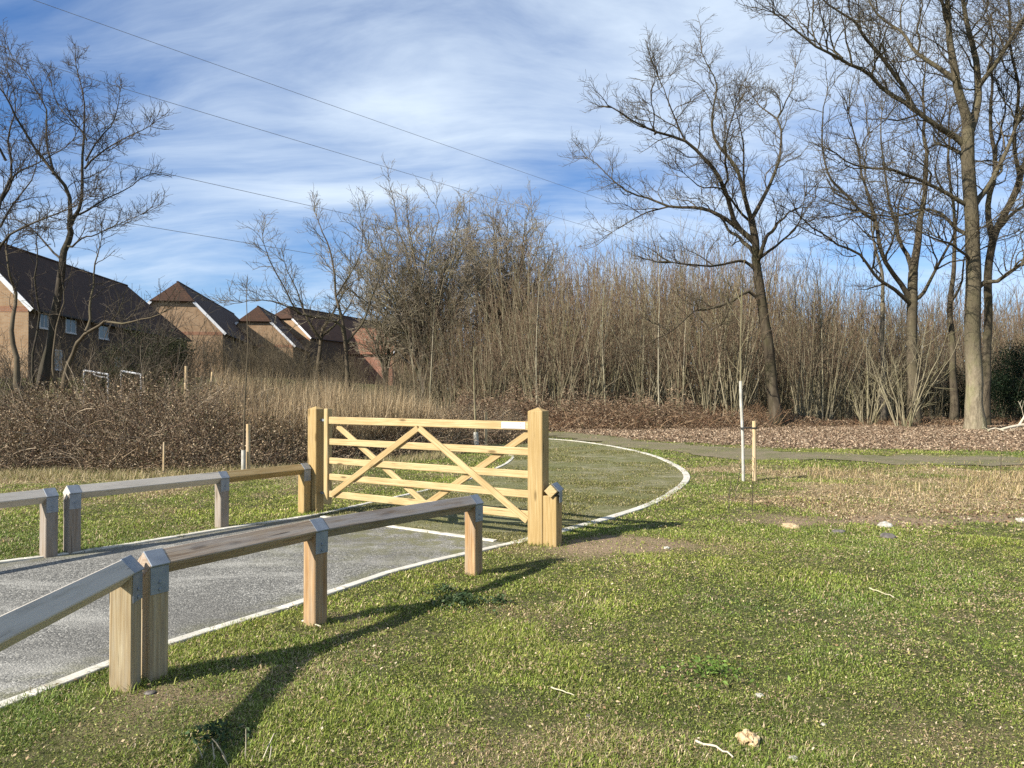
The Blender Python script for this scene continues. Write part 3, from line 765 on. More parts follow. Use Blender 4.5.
# trees on the left
zl = float(rise(-13, 21.5))
left1 = [
 ([(42, 390), (48, 346), (55, 309), (59, 278), (62, 257), (66, 240), (68, 226)], 0, .17, .10, False),
 ([(68, 227), (68, 197), (52, 173), (31, 147), (16, 113), (0, 92), (-12, 70)], -1.5, .085, .015, .15),
 ([(68, 227), (70, 214), (81, 197), (83, 171), (85, 139), (82, 111), (77, 85), (73, 60)], .8, .085, .012, .15),
 ([(83, 168), (96, 155), (112, 145), (130, 131), (148, 125)], -1, .04, .01, .1, .4),
 ([(85, 139), (75, 124), (62, 111), (53, 97), (48, 80)], 1.6, .035, .01, .1, .5),
 ([(52, 173), (52, 155), (44, 139), (44, 108), (34, 90), (18, 64), (6, 48)], 1, .05, .01, .15, -.5),
 ([(70, 216), (86, 207), (104, 197), (130, 184), (148, 174)], 1.5, .045, .01, .1),
 ([(66, 246), (75, 241), (86, 236), (97, 231), (120, 222), (140, 214)], -1.2, .04, .01, .15),
 ([(62, 260), (45, 240), (25, 225), (5, 218)], 1.5, .045, .012, .15),
 ([(84, 160), (100, 130), (112, 110), (118, 88)], 1.8, .035, .01, .1, .4),
]
tree_from(42, 21.5, 'dark_tree', 'dark bare tree with a forked trunk in front of the long house', left1,
          spec3((.35, 1.15), (.22, .65), (.12, .38), .16, .1, .08, .0042), BARK_DARK, BARK_DARKTW, zl, thin=.78)
left2 = [
 ([(-18, 392), (-16, 340), (-14, 290), (-10, 262)], 0, .18, .13, False),
 ([(-10, 263), (0, 254), (13, 236), (39, 221), (65, 207), (88, 196)], -1.8, .06, .012, .15),
 ([(-10, 262), (-8, 230), (0, 200), (8, 172), (6, 140), (12, 110), (8, 78)], .8, .08, .012, .12),
 ([(-8, 232), (6, 214), (18, 190), (34, 165), (40, 140)], 2, .045, .01, .1),
 ([(0, 200), (12, 178), (30, 165), (52, 152), (70, 140)], -1, .04, .01, .1, .4),
 ([(-10, 260), (-30, 225), (-45, 180), (-60, 120)], 1, .08, .015, .1),
 ([(4, 160), (-10, 130), (-20, 90), (-22, 55)], -1, .045, .01, .1),
]
tree_from(-18, 20.5, 'dark_tree', 'dark bare tree at the left edge, reaching branches into the picture', left2,
          spec3((.35, 1.15), (.22, .65), (.12, .38), .18, .11, .085, .0042), BARK_DARK, BARK_DARKTW, zl, thin=.78)
left3 = [([(20, 392), (17, 372), (14, 346), (13, 318), (12, 291), (8, 270), (5, 250)], .3, .09, .02, .5)]
tree_from(20, 20.2, 'slim_tree', 'slim bare trunk in front of the lit brick gable at the left edge', left3, spec3((.5, 1.3), (.25, .6), (.12, .4), .35, .2, .15, .0045), BARK_SHRUB, BARK_DARKTW, zl)
left4 = [([(31, 392), (31, 372), (34, 315), (34, 280), (34, 252), (37, 228)], .3, .06, .012, .4)]
tree_from(31, 22.5, 'slim_tree', 'thinnest dark trunk standing just left of the forked dark tree', left4, spec3((.5, 1.3), (.25, .6), (.12, .4), .35, .2, .15, .0045), BARK_DARK, BARK_DARKTW, zl, thin=.78)
left5 = [
 ([(64, 388), (68, 366), (73, 346), (80, 337), (88, 330), (104, 321), (122, 320), (140, 318), (160, 314)], -1.5, .075, .012, .35),
 ([(85, 332), (88, 318), (91, 296), (94, 273), (98, 252), (101, 236)], .8, .045, .01, .2, -.3),
 ([(58, 388), (58, 368), (60, 340), (60, 314), (63, 292)], 0, .05, .01, .5),
]
tree_from(64, 20.8, 'bent_tree', 'small pale stemmed tree bending right in front of the dark windowed wall', left5, spec3((.5, 1.5), (.25, .7), (.12, .4), .28, .17, .13, .004), BARK_SHRUB, BARK_DARKTW, zl)

# pale trees in the middle distance
def vase(name, label, px, D, H, nst, spread, mt, mc, gz0, tspec, r0=.16, fork=.12, lean=(0, 0)):
    x = (px - 512) / F * D; root = thing(name, label, 'tree', (x, D, gz0))
    limbs = []; out = [[] for _ in tspec]
    base = shoot((x, D, gz0 - .2), nrm3(lean[0] * .5, lean[1] * .5, 1), H * fork + .3, r0, r0 * .85, 3, .03, .02); limbs.append(base)
    a0 = random.random() * 6.28
    R_ = spread; cz = gz0 + H * .52; f0 = base[0][-1]
    for k in range(nst):
        a = a0 + 6.283 * k * .618; e = math.asin(min(1, .02 + .96 * (k + .5) / nst))
        tg = (x + lean[0] * H + cos(a) * cos(e) * R_ * random.uniform(.85, 1.08), D + lean[1] * H + sin(a) * cos(e) * R_, cz + (gz0 + H - cz) * sin(e) * random.uniform(.92, 1.05))
        pts = []; rs = []; rb = r0 * random.uniform(.35, .6)
        for u in np.linspace(0, 1, 10):
            w = u ** 1.35; pts.append((f0[0] + (tg[0] - f0[0]) * w + gs(0, .13) * u, f0[1] + (tg[1] - f0[1]) * w + gs(0, .13) * u, f0[2] + (tg[2] - f0[2]) * (u ** .85) + gs(0, .1) * u)); rs.append(rb + (.016 - rb) * u ** .7)
        b = (pts, rs)
        limbs.append(b); sp = [dict(q) for q in tspec]; sp[0]['t0'] = .22; branch_off(b, sp, out)
        if random.random() < .8:
            j = random.randint(2, 4); t = nrm3(*[b[0][j + 1][q] - b[0][j][q] for q in range(3)])
            c = shoot(b[0][j], side_dir(t, .6), H * .45, b[1][j] * .7, .018, 7, .1, .09); limbs.append(c); branch_off(c, sp, out)
    finish_tree(root, limbs, out, mt, mc, 7); return root
msp = spec3((.8, 2.4), (.5, 1.3), (.3, .8), .36, .22, .16, .009, .07)
vase('grey_tree', 'broad grey bare tree with a full rounded crown at the left end of the coppice', 425, 43, 13.2, 20, 4.7, BARK_GREY, BARK_GREYTW, .2, msp, .24, .1)
vase('grey_tree', 'darker bare tree fanning above the coppice, right of the broad grey tree', 508, 48, 13.8, 22, 4.4, BARK_GREY, BARK_GREYTW, 0, msp, .26, .25)
vase('grey_tree', 'smaller grey bare tree tucked against the left side of the broad grey tree', 384, 45, 10.2, 8, 2.6, BARK_GREY, BARK_GREYTW, .4, msp, .17)
D4 = 36
t4 = [
 ([(348, 392), (347, 366), (344, 330), (338, 305), (334, 288), (330, 253), (322, 232), (316, 216)], 1, .13, .02, .35),
 ([(346, 350), (343, 327), (325, 318), (300, 313), (286, 290), (270, 260), (263, 243)], -2, .10, .015, .2),
 ([(300, 313), (282, 305), (262, 300), (243, 302)], -3, .04, .015, .1, -1),
 ([(345, 345), (362, 325), (372, 300), (382, 268), (385, 240)], 2, .08, .015, .25),
 ([(336, 296), (350, 275), (360, 250), (362, 225)], -1, .05, .012, .1),
]
tree_from(348, D4, 'grey_tree', 'thin bare tree with branches reaching left over the far rooftops', t4, spec3((.8, 2.2), (.4, 1.1), (.25, .65), .32, .2, .15, .007, .05), BARK_SHRUB, BARK_GREY, .8, thin=.85)
t5 = [
 ([(318, 392), (320, 360), (321, 335), (326, 322), (332, 312), (342, 295)], 1, .14, .04, .4),
 ([(321, 340), (310, 322), (300, 300), (292, 280), (284, 262)], -1, .07, .015, .2),
 ([(321, 336), (334, 326), (350, 305), (358, 282)], 1, .07, .015, .2),
]
tree_from(318, 40, 'grey_tree', 'dark low branching tree standing before the long brown roof', t5, spec3((.8, 2.2), (.4, 1.1), (.25, .65), .32, .2, .15, .007, .05), BARK_SHRUB, BARK_SHRUB, 1.0)

# ------------------------------------------------------------------ coppice wood
def clump_mesh(seed, H, nst, fan, twig_gap, r=(.018, .04), tw=True, bow=.02):
    random.seed(seed); stems = []; out = [[], []]
    for k in range(nst):
        a = random.random() * 6.283; s = fan * sqrt(random.random()); rr = random.random() ** .5 * .35
        h = H * (random.uniform(.45, 1.0) if random.random() < .8 else random.uniform(.25, .5))
        if random.random() < .16: s *= 2.2; h *= .75
        b = shoot((cos(a) * rr, sin(a) * rr, -.15), nrm3(cos(a) * s, sin(a) * s, 1), h, random.uniform(*r), .006, 9, random.uniform(.04, .11), bow)
        stems.append(b)
        sp = [dict(len=(.4, 1.6), gap=twig_gap, ang=(.35, 1.0), r=.007, rmin=.0065, n=4, wig=.15, up=.07, t0=.36, fall=.3),
              dict(len=(.25, .7), gap=.32, ang=(.35, .9), r=.006, rmin=.005, n=3, wig=.15, up=.06)]
        if tw: branch_off(b, sp, out)
    return stems, out
COP = []
for k in range(9):
    st, out = clump_mesh(100 + k, random.Random(k).uniform(8.8, 10.8), random.Random(k + 50).randint(19, 28), random.Random(k).uniform(.1, .3), .46, (.014, .031))
    COP.append((st, out))
HAZ = [clump_mesh(300 + k, 5.2, 22, .42, .5, (.02, .038), True, .03) for k in range(2)]
SHR = [clump_mesh(400 + k, 3.2, 26, .5, .3, (.008, .02), True, .03) for k in range(4)]
def clump_proto(cl, name, sm, tm):
    st, out = cl
    v, q, r = tubes(st, 5)
    a = link_mesh('stems', v, quads=q, mat=sm, attrs={'var': r}, smooth=True)
    v0, q0, r0 = tubes(out[0], 3); v1, q1, r1 = tubes(out[1], 3)
    b = link_mesh('crown', np.concatenate([v0, v1]), quads=np.concatenate([q0, q1 + len(v0)]), mat=tm, attrs={'var': np.concatenate([r0, r1])}, smooth=True)
    return a, b
def place_clumps(protos, spots, name, label, cat, group):
    used = set(); res = []
    for (x, y, s, v, rz) in spots:
        z = float(rise(x, y)); root = thing(name, label, cat, (x, y, z), group)
        root.rotation_euler.z = rz; root.scale = (s, s, s * random.uniform(.92, 1.1))
        for c in protos[v]:
            o = c
            if v in used: o = c.copy(); C.objects.link(o)
            o.parent = root
        used.add(v); res.append(root)
    return res
random.seed(5)
dk = [clump_proto(c, 'd', BARK_DARK, BARK_DARKTW) for c in SHR[:3]]
place_clumps(dk, [((px - 512) / F * D, D, sc_, k % 3, k * 1.7) for k, (px, D, sc_) in enumerate(((-12, 23.5, .95), (26, 25, .75), (88, 26, .8), (136, 28, 1.3), (170, 31, 1.2), (198, 34, .9)))], 'dark_shrub', 'tall dark twiggy shrub screening the long terrace', 'shrub', 'dark shrubs screening the long terrace')
protos = [clump_proto(c, 'c', BARK_COP, BARK_COPTW) for c in COP]
spots = []
tries = 0
while len(spots) < 210 and tries < 20000:
    tries += 1
    Yc = 36.5 + 18 * random.random() ** 1.5; pxc = random.uniform(405, 1110); Xc = (pxc - 512) / F * Yc
    if pxc < 540 and Yc < 36 + (540 - pxc) * .02: continue
    if 835 < pxc < 985 and Yc < 40: continue
    if any((Xc - s[0]) ** 2 + (Yc - s[1]) ** 2 < 1.1 for s in spots): continue
    sc = random.uniform(.82, 1.12) * float(np.interp(pxc, [400, 470, 540, 740, 800], [.62, .76, .98, 1.0, .94]))
    if pxc > 820: sc *= random.uniform(.75, 1.0)
    if pxc > 990 and Yc < 43: continue
    if 742 < pxc < 800 and Yc < 39.5: continue
    spots.append((Xc, Yc, sc, random.randrange(len(protos)), random.random() * 6.28))
place_clumps(protos, spots, 'coppice_tree', 'multi stemmed bare coppice tree in the dense thicket behind the brown bracken', 'tree', 'coppice trees in the thicket')
POLE = m_bark('pale_pole_bark', (.2, .17, .1), (.36, .31, .2), (.5, .45, .33), 3, .2)
for px, D, top, lab in ((538, 35.8, 262, 'slim pale pole of a young tree in front of the thicket, nearest the latch post'), (606, 36.2, 250, 'slim pale pole of a young tree before the middle of the thicket'), (659, 36, 240, 'tallest slim pale pole of a young tree, left of the leaning oak'), (683, 36.4, 268, 'thin pale pole of a young tree just left of the dead low oak limb'), (822, 37, 255, 'slim pale pole of a young tree in the gap right of the leaning oak'), (430, 37.5, 300, 'slim pale pole of a young tree below the broad grey tree')):
    x = (px - 512) / F * D; root = thing('pole_tree', lab, 'tree', (x, D, 0)); h = float(P(0, top, D)[2]); out = [[], []]
    b = shoot((x, D, -.1), nrm3(gs(0, .02), gs(0, .02), 1), h, .045, .01, 12, .02, .02)
    branch_off(b, [dict(len=(.4, 1.5), gap=.4, ang=(.5, 1.0), r=.008, rmin=.007, n=5, wig=.14, up=.09, t0=.4, fall=.5), dict(len=(.25, .6), gap=.25, ang=(.4, .9), r=.006, rmin=.006, n=3, wig=.12, up=.06)], out)
    tube_obj('trunk', [b], 7, POLE, root); tube_obj('crown', out[0] + out[1], 3, BARK_COPTW, root)
hp = [clump_proto(c, 'h', BARK_COP, BARK_COP) for c in HAZ]
place_clumps(hp, [((905 - 512) / F * 35, 35, 1.0, 0, .3)], 'hazel_stool', 'big fan of olive hazel stems left of the thick pale oak trunk', 'shrub', None)
place_clumps(hp[1:] , [((868 - 512) / F * 37, 37.0, .95, 0, 1.3)], 'hazel_stool', 'smaller fan of hazel stems left of the biggest hazel fan', 'shrub', None)

# far part of the wood: reads as one mass of poles and twigs
random.seed(77); far = [[], []]
for k in range(2300):
    y = random.uniform(55, 78); pxk = random.uniform(400, 1130); x = (pxk - 512) / F * y
    H = random.uniform(9.0, 13.5) * (1 if pxk < 780 else .76); b = shoot((x, y, -.2), nrm3(gs(0, .07), gs(0, .07), 1), H, random.uniform(.03, .07), .012, 6, .04, .02)
    far[0].append(b)
    branch_off(b, [dict(len=(.8, 2.4), gap=.6, ang=(.3, .8), r=.008, rmin=.011, n=3, wig=.1, up=.1, t0=.15, fall=.3)], far[1:])
v0, q0, r0 = tubes(far[0], 4); v1, q1, r1 = tubes(far[1], 3)
o = link_mesh('far_woodland', np.concatenate([v0, v1]), quads=np.concatenate([q0, q1 + len(v0)]), mat=BARK_COPTW, attrs={'var': np.concatenate([r0, r1])}, smooth=True)
tag(o, 'deep mass of bare poles and twigs filling the back of the wood', 'woodland', kind='stuff')

# bare shrubs on the bank
sp4 = [clump_proto(c, 's', BARK_SHRUB, BARK_SHRUB) for c in SHR]
ss = []
random.seed(9)
for px, D in ((-40, 24), (10, 27), (35, 24.5), (78, 26), (100, 24), (112, 29), (128, 25), (178, 30), (232, 34), (250, 31), (268, 36), (285, 32), (302, 37), (322, 34), (345, 38), (372, 35), (392, 40), (410, 37), (160, 33), (196, 36), (210, 40), (224, 38), (240, 44), (262, 42), (276, 45), (292, 43), (308, 40), (336, 44), (356, 42), (384, 44)):
    ss.append(((px - 512) / F * D, D, random.uniform(.7, .95), random.randrange(4), random.random() * 6))
place_clumps(sp4, ss, 'bare_shrub', 'twiggy bare shrub on the bank between the brambles and the houses', 'shrub', 'bare shrubs on the bank')

# ------------------------------------------------------------------ leaves by the thousand
def leaf_quads(p, size, col, up=.4, ratio=.55):
    """p (n,3) leaf centres; returns verts, quads, colours. each leaf a folded diamond-ish quad"""
    n = len(p); d = rng.normal(0, 1, (n, 3)); d[:, 2] *= .6; d /= np.linalg.norm(d, axis=1, keepdims=True)
    r = rng.normal(0, 1, (n, 3)); r[:, 2] += up; s = np.cross(d, r); s /= np.linalg.norm(s, axis=1, keepdims=True) + 1e-9
    nn = np.cross(s, d); L = size[:, None]; W = L * ratio
    v = np.stack([p - d * L * .5, p + s * W * .5 + nn * L * .08, p + d * L * .5, p - s * W * .5 + nn * L * .08], 1).reshape(-1, 3)
    q = np.arange(n * 4).reshape(n, 4)
    return v, q, np.repeat(col, 4, 0)
def pick(cols, n, jit=.25):
    cols = A(cols, dtype=float); w = cols[:, 3] / cols[:, 3].sum(); k = rng.choice(len(cols), n, p=w)
    return cols[k, :3] * (1 + rng.normal(0, jit, (n, 1))).clip(.45, 1.8)

# bramble bank: canes arching over each other with dead and dull green leaves
BR_FRONT = [(-30, 13.5), (-14, 14.2), (-8.5, 14.6), (-5.6, 14.9), (-4.2, 15.6), (-3.0, 17.3), (-1.6, 19.3), (-.6, 23.6)]
bx = A([p[0] for p in BR_FRONT]); by = A([p[1] for p in BR_FRONT])
def bramble_h(x, y):
    f = np.interp(x, bx, by); d = y - f - (fbm(x * .9, x * 0 + 4, 3) - .5) * 1.6
    top = np.interp(x, [-30, -11.5, -9, -7.2, -5.8, -4, -2, -.6, .6], [1.3, 1.4, 1.8, 1.6, 1.1, .95, 1.0, 1.1, .8])
    h = top * (.35 + .65 * sstep(0, 2.2, d)) * (.72 + .62 * fbm(x * .75 + 3, y * .75, 3))
    return h * sstep(-.15, .3, d) * (1 - sstep(6, 7.5, d)) * sstep(.9, .1, x)
n = 760000; x = rng.uniform(-22, .9, n); y = rng.uniform(13, 31, n)
h = bramble_h(x, y); f = np.interp(x, bx, by)
keep = (h > .05) & (rng.random(n) < np.where(y - f < 2.2, 1.0, .45)) & (x / y > -1.02)
x, y, h = x[keep], y[keep], h[keep]
z = hgt(x, y) + h * rng.random(len(x)) ** .6
p = np.column_stack([x, y, z])
col = pick([(.13, .095, .062, 5), (.22, .165, .105, 4), (.34, .27, .18, 3), (.08, .085, .04, 2.6), (.50, .43, .32, 1.7), (.045, .034, .024, 3)], len(p))
v, q, c = leaf_quads(p, rng.uniform(.022, .06, len(p)), col, .5)
random.seed(21); canes = []
for k in range(12000):
    x = random.uniform(-19, .6); y = np.interp(x, bx, by) + random.uniform(.05, 5.5) ** 1.0
    h = float(bramble_h(x, y))
    if h < .15: continue
    g0 = float(rise(x, y)); L = h * random.uniform(.7, 1.45); a = random.random() * 6.28; s = random.uniform(.1, 1.3)
    canes.append(shoot((x, y, g0), nrm3(cos(a) * s, sin(a) * s, 1), L, random.uniform(.0035, .009), .003, 7, .16, -.16 * random.random()))
vc, qc, rc = tubes(canes, 3)
kc = rng.random(len(canes)); cc = pick([(.25, .195, .135, 3), (.40, .33, .24, 3), (.17, .105, .075, 2), (.56, .49, .38, 2)], 997)
colc = cc[(rc * 996).astype(int)]
o = link_mesh('bramble_thicket', np.concatenate([v, vc]), quads=np.concatenate([q, qc + len(v)]), mat=DRYLEAF, attrs={'col': np.concatenate([c, colc])})
tag(o, 'tangled brown bramble thicket along the far side of the lane', 'brambles', kind='stuff')

def blades(x, y, z, L, w, lean, col, curl=.5):
    """grass blades: bent quads + tip triangle"""
    n = len(x); a = rng.random(n) * 6.283; dx, dy = np.cos(a), np.sin(a)
    sx, sy = -dy, dx; k = lean * (1 + rng.normal(0, .3, n))
    b = np.column_stack([x, y, z]); s = np.column_stack([sx, sy, np.zeros(n)]) * (w / 2)[:, None]
    m = b + np.column_stack([dx * k * L * .45, dy * k * L * .45, L * .55 * np.sqrt(np.clip(1 - (k * .6) ** 2, .1, 1))])
    t = b + np.column_stack([dx * k * L * (.9 + curl * .4), dy * k * L * (.9 + curl * .4), L * np.clip(1 - k * k * .55, .15, 1)])
    v = np.stack([b - s, b + s, m + s * .8, m - s * .8, t], 1).reshape(-1, 3)
    i = np.arange(n)[:, None] * 5
    return v, i + A([[0, 1, 2, 3]]), i + A([[3, 2, 4]]), np.repeat(col, 5, 0)
def blade_obj(name, parts, label, cat, mat=BLADE):
    V = []; Q = []; T = []; K = []; b = 0
    for v, q, t, c in parts:
        V.append(v); Q.append(q + b); T.append(t + b); K.append(c); b += len(v)
    o = link_mesh(name, np.concatenate(V), quads=np.concatenate(Q), tris=np.concatenate(T), mat=mat, attrs={'col': np.concatenate(K)})
    return tag(o, label, cat, kind='stuff')

# tall dead grass behind the brambles
n = 110000; x = rng.uniform(-14, -1.0, n); y = rng.uniform(17, 29, n)
px = 512 + x / y * F; f = np.interp(x, bx, by); cl = fbm(x * .8, y * .8 + 5, 3)
keep = (px > 170) & (px < 470) & (y > f + 1.6) & (rng.random(n) < sstep(.38, .62, cl) * sstep(170, 240, px) * (1 - .7 * sstep(400, 470, px)))
x, y, px = x[keep], y[keep], px[keep]; n = len(x)
v = blades(x, y, hgt(x, y), rng.uniform(.6, 1.6, n) * (.55 + .8 * fbm(x * 1.3 + 60, y * 1.3, 2)) * np.interp(px, [170, 250, 400, 470], [1.0, 1.35, 1.25, .8]), rng.uniform(.008, .016, n), rng.random(n) * .75, pick([(.42, .34, .21, 4), (.55, .47, .32, 3), (.24, .18, .11, 3)], n, .22))
blade_obj('dead_grass', [v], 'tall pale dead grass standing behind the brambles', 'dead grass', DRYLEAF)

# bracken and leaf litter at the foot of the wood
n = 420000; x = rng.uniform(-2.5, 36, n); y = rng.uniform(28, 40, n); px = 512 + x / y * F
fr = np.interp(px, [420, 530, 640, 760, 830, 1100], [30, 31.5, 32, 33.5, 35.5, 36]); cl = fbm(x * .8 + 40, y * .8, 3)
hh = np.interp(px, [420, 520, 640, 700, 780, 840, 1100], [1.2, 1.35, 1.3, .95, .55, .25, .22]) * (.15 + 1.6 * cl * cl * 1.4) * sstep(-.2, 1.3, y - fr)
keep = (hh > .05) & (rng.random(n) < .35 + .65 * sstep(.3, .55, cl)); x, y, hh = x[keep], y[keep], hh[keep]
p = np.column_stack([x, y, hgt(x, y) + hh * rng.random(len(x)) ** .8])
col = pick([(.18, .12, .08, 4), (.28, .205, .14, 4), (.43, .355, .26, 3.4), (.085, .06, .042, 1.8), (.08, .09, .035, .6)], len(p))
v, q, c = leaf_quads(p, rng.uniform(.05, .22, len(p)), col, .5, .17)
random.seed(31); canes = []
for k in range(9000):
    y = random.uniform(30, 39.5); x = random.uniform(-2, 33); pxk = 512 + x / y * F; frk = float(np.interp(pxk, [420, 530, 640, 760, 830, 1100], [30, 31.5, 32, 33.5, 35.5, 36]))
    if y < frk: continue
    a = random.random() * 6.28; s = random.uniform(.2, 1.2)
    canes.append(shoot((x, y, 0), nrm3(cos(a) * s, sin(a) * s, 1), random.uniform(.5, 1.45) * (1 if pxk < 780 else .4), .009, .005, 5, .16, -.08))
vc, qc, rc = tubes(canes, 3); cc = pick([(.3, .2, .12, 3), (.42, .31, .2, 2), (.18, .1, .06, 2)], 997); colc = cc[(rc * 996).astype(int)]
o = link_mesh('bracken', np.concatenate([v, vc]), quads=np.concatenate([q, qc + len(v)]), mat=DRYLEAF, attrs={'col': np.concatenate([c, colc])})
tag(o, 'collapsed rust brown bracken at the foot of the wood', 'bracken', kind='stuff')

n = 240000; x = rng.uniform(-3, 34, n); y = rng.uniform(16, 39, n)
lm = litter_mask(x, y); keep = rng.random(n) < lm * 1.0; x, y = x[keep], y[keep]
p1 = np.column_stack([x, y, hgt(x, y) + rng.uniform(.005, .07, len(x))])
c1 = pick([(.30, .235, .17, 4), (.43, .35, .26, 3), (.18, .125, .085, 4), (.54, .47, .37, 1.2)], len(p1)); s1 = rng.uniform(.04, .10, len(p1))
# thin scatter in the near grass: dry leaves and bits
n = 12000; y = 2.2 + 14 * rng.random(n) ** 1.3; x = rng.uniform(-.8, .85, n) * y; k = (roadd(x, y) > .02) & (rng.random(n) < .35 + .9 * (fbm(x * 1.2 + 70, y * 1.2, 3) - .3)); x, y = x[k], y[k]
p2 = np.column_stack([x, y, hgt(x, y) + rng.uniform(.008, .03, len(x))]); s2 = rng.uniform(.005, .021, len(x)) * (1 + .06 * y)
c2 = pick([(.50, .42, .28, 4), (.42, .32, .2, 4), (.58, .53, .42, 1), (.25, .17, .1, 2)], len(p2))
# and a thicker drift on the rough strip
n = 9000; x = rng.uniform(2.4, 12, n); y = rng.uniform(8.6, 12.5, n); k = rng.random(n) < sstep(.42, .62, fbm(x * 1.1 + 4, y * 1.1 + 6, 3)) * np.exp(-((y - 10) / 1.3) ** 2); x, y = x[k], y[k]
p3 = np.column_stack([x, y, hgt(x, y) + rng.uniform(.01, .05, len(x))]); s3_ = rng.uniform(.015, .055, len(x)); c3 = pick([(.42, .34, .22, 4), (.6, .52, .4, .8), (.2, .135, .085, 5)], len(p3))
p = np.concatenate([p1, p2, p3]); v, q, c = leaf_quads(p, np.concatenate([s1, s2, s3_]), np.concatenate([c1, c2, c3]), 1.6, .6)
o = link_mesh('fallen_leaves', v, quads=q, mat=DRYLEAF, attrs={'col': c}); tag(o, 'dry fallen leaves scattered on the grass and under the wood', 'leaves', kind='stuff')

# ------------------------------------------------------------------ the turf
GREEN = [(.178, .25, .036, 5), (.25, .325, .056, 4), (.335, .365, .095, 2.4), (.095, .13, .025, 3.2), (.5, .44, .25, 1.3)]
DRY = [(.46, .38, .22, 4), (.36, .28, .15, 4), (.2, .2, .07, 2), (.55, .47, .3, 2)]
PAVED = [(.16, .175, .045, 4), (.24, .235, .08, 4), (.38, .33, .19, 2), (.09, .10, .03, 3)]
def turf(y0, y1, dens, L, w, xm=1.0):
    n = int((y1 - y0) * 2 * (.75 * xm * y1 + 3) * dens)
    y = y0 + (y1 - y0) * rng.random(n); x = rng.uniform(-1, 1, n) * (.75 * xm * y1 + 3)
    keep = (np.abs(x) < .75 * xm * y + 3) & (rng.random(n) < np.where(np.abs(x) < .74 * y + .2, 1.0, .5)); x, y = x[keep], y[keep]
    d = roadd(x, y); inA = inpoly(POLY_A, x, y); inB = inpoly(POLY_B, x, y)
    sm = soil_mask(x, y); stw = straw_mask(x, y); lm = litter_mask(x, y)
    pd = dist_line(PATHC, x, y); pdm = sstep(.5, 1.3, pd + (fbm(x * 2, y * 2, 2) - .5) * 1.2)
    patch = fbm(x * 1.6, y * 1.6 + 20, 4); fine = fbm(x * 7 + 3, y * 7, 2)
    br = bramble_h(x, y) < .05
    pr = (.58 + .6 * sstep(.34, .62, patch)) * (.6 + .6 * sstep(.3, .6, fine)) * (1 - .93 * sm) * (1 - .88 * lm) * (.12 + .88 * pdm) * br
    pr = np.where(inB, .85 * sstep(.22, .6, patch) * (.3 + sstep(.25, .55, fine)), pr) * (~inA)
    pr = pr * np.where((d < .05) & ~inB, .0, 1)
    edge = (~inA) & (~inB) & (d < .16); pr = np.where(edge, np.maximum(pr * 1.5, .8), pr)
    keep = rng.random(len(x)) < pr
    x, y, patch, stw, inB, d = x[keep], y[keep], patch[keep], stw[keep], inB[keep], d[keep]; n = len(x)
    gcol = pick(GREEN, n); dcol = pick(DRY, n); pcol = pick(PAVED, n)
    yel = fbm(x * .55 + 11, y * .55 + 3, 3)[:, None]
    gcol = gcol * (1.06 + (yel - .5) * A([[1.15, .8, .6]])) * (.75 + .5 * fbm(x * 2.7, y * 2.7 + 50, 3)[:, None])
    isd = (rng.random(n) < np.maximum(stw * .9, .04 + .11 * sstep(.5, .72, fbm(x * 2.3 + 60, y * 2.3, 3))))[:, None]
    col = np.where(inB[:, None], pcol, np.where(isd, dcol, gcol))
    LL = rng.uniform(*L, n) * (1 + .5 * sstep(.2, .02, d)) * (.40 + .55 * sstep(.35, .7, patch)); LL = np.where(isd[:, 0], LL * rng.uniform(.8, 1.8, n), LL); LL = np.where(inB, LL * .55, LL)
    zz = np.where(inB, .006, hgt(x, y)) - .003
    return blades(x, y, zz, LL, rng.uniform(*w, n), np.where(isd[:, 0], rng.uniform(.8, 1.35, n), rng.uniform(.25, 1.2, n)), col)
parts = [turf(.8, 2.6, 17000, (.012, .038), (.0024, .0052), 1.15), turf(2.6, 3.8, 26000, (.012, .038), (.0024, .0052), 1.15), turf(3.8, 5.5, 18000, (.014, .042), (.0034, .0065)), turf(5.5, 9, 9500, (.016, .046), (.005, .009)),
         turf(9, 14, 3600, (.02, .055), (.007, .013)), turf(14, 22, 1200, (.025, .065), (.008, .014)), turf(22, 36, 200, (.03, .08), (.012, .022))]
def cover(y0, y1, dens, size, xm=1.0):
    # clover, moss tips and bits of dead grass lying between the blades
    n = int((y1 - y0) * 2 * (.75 * xm * y1 + 3) * dens); y = rng.uniform(y0, y1, n); x = rng.uniform(-1, 1, n) * (.75 * xm * y1 + 3)
    k0 = (np.abs(x) < .75 * xm * y + 3) & (rng.random(n) < np.where(np.abs(x) < .74 * y + .2, 1.0, .5)); x, y = x[k0], y[k0]; n = len(x)
    k = (rng.random(n) < (1 - .8 * soil_mask(x, y)) * (1 - .9 * litter_mask(x, y)) * (.35 + .9 * sstep(.35, .6, fbm(x * 5 + 7, y * 5, 3)))) & ~inpoly(POLY_A, x, y) & (roadd(x, y) > .03) & (bramble_h(x, y) < .05) & (dist_line(PATHC, x, y) > 1.0)
    x, y = x[k], y[k]; n = len(x); p = np.column_stack([x, y, hgt(x, y) + rng.uniform(.002, .016, n)])
    br = fbm(x * 2.1 + 30, y * 2.1 + 9, 4); dry = rng.random(n) < np.maximum(.09 + .45 * sstep(.52, .66, br), straw_mask(x, y) * .95)
    col = np.where(dry[:, None], pick([(.44, .36, .22, 4), (.32, .25, .15, 4), (.2, .15, .09, 3), (.6, .53, .38, 1)], n), pick([(.17, .21, .045, 4), (.26, .29, .07, 3), (.09, .115, .03, 3), (.33, .33, .12, 1.5)], n))
    v, q, c = leaf_quads(p, rng.uniform(*size, n), col, .9, .42)
    return v, q, np.zeros((0, 3), int), c
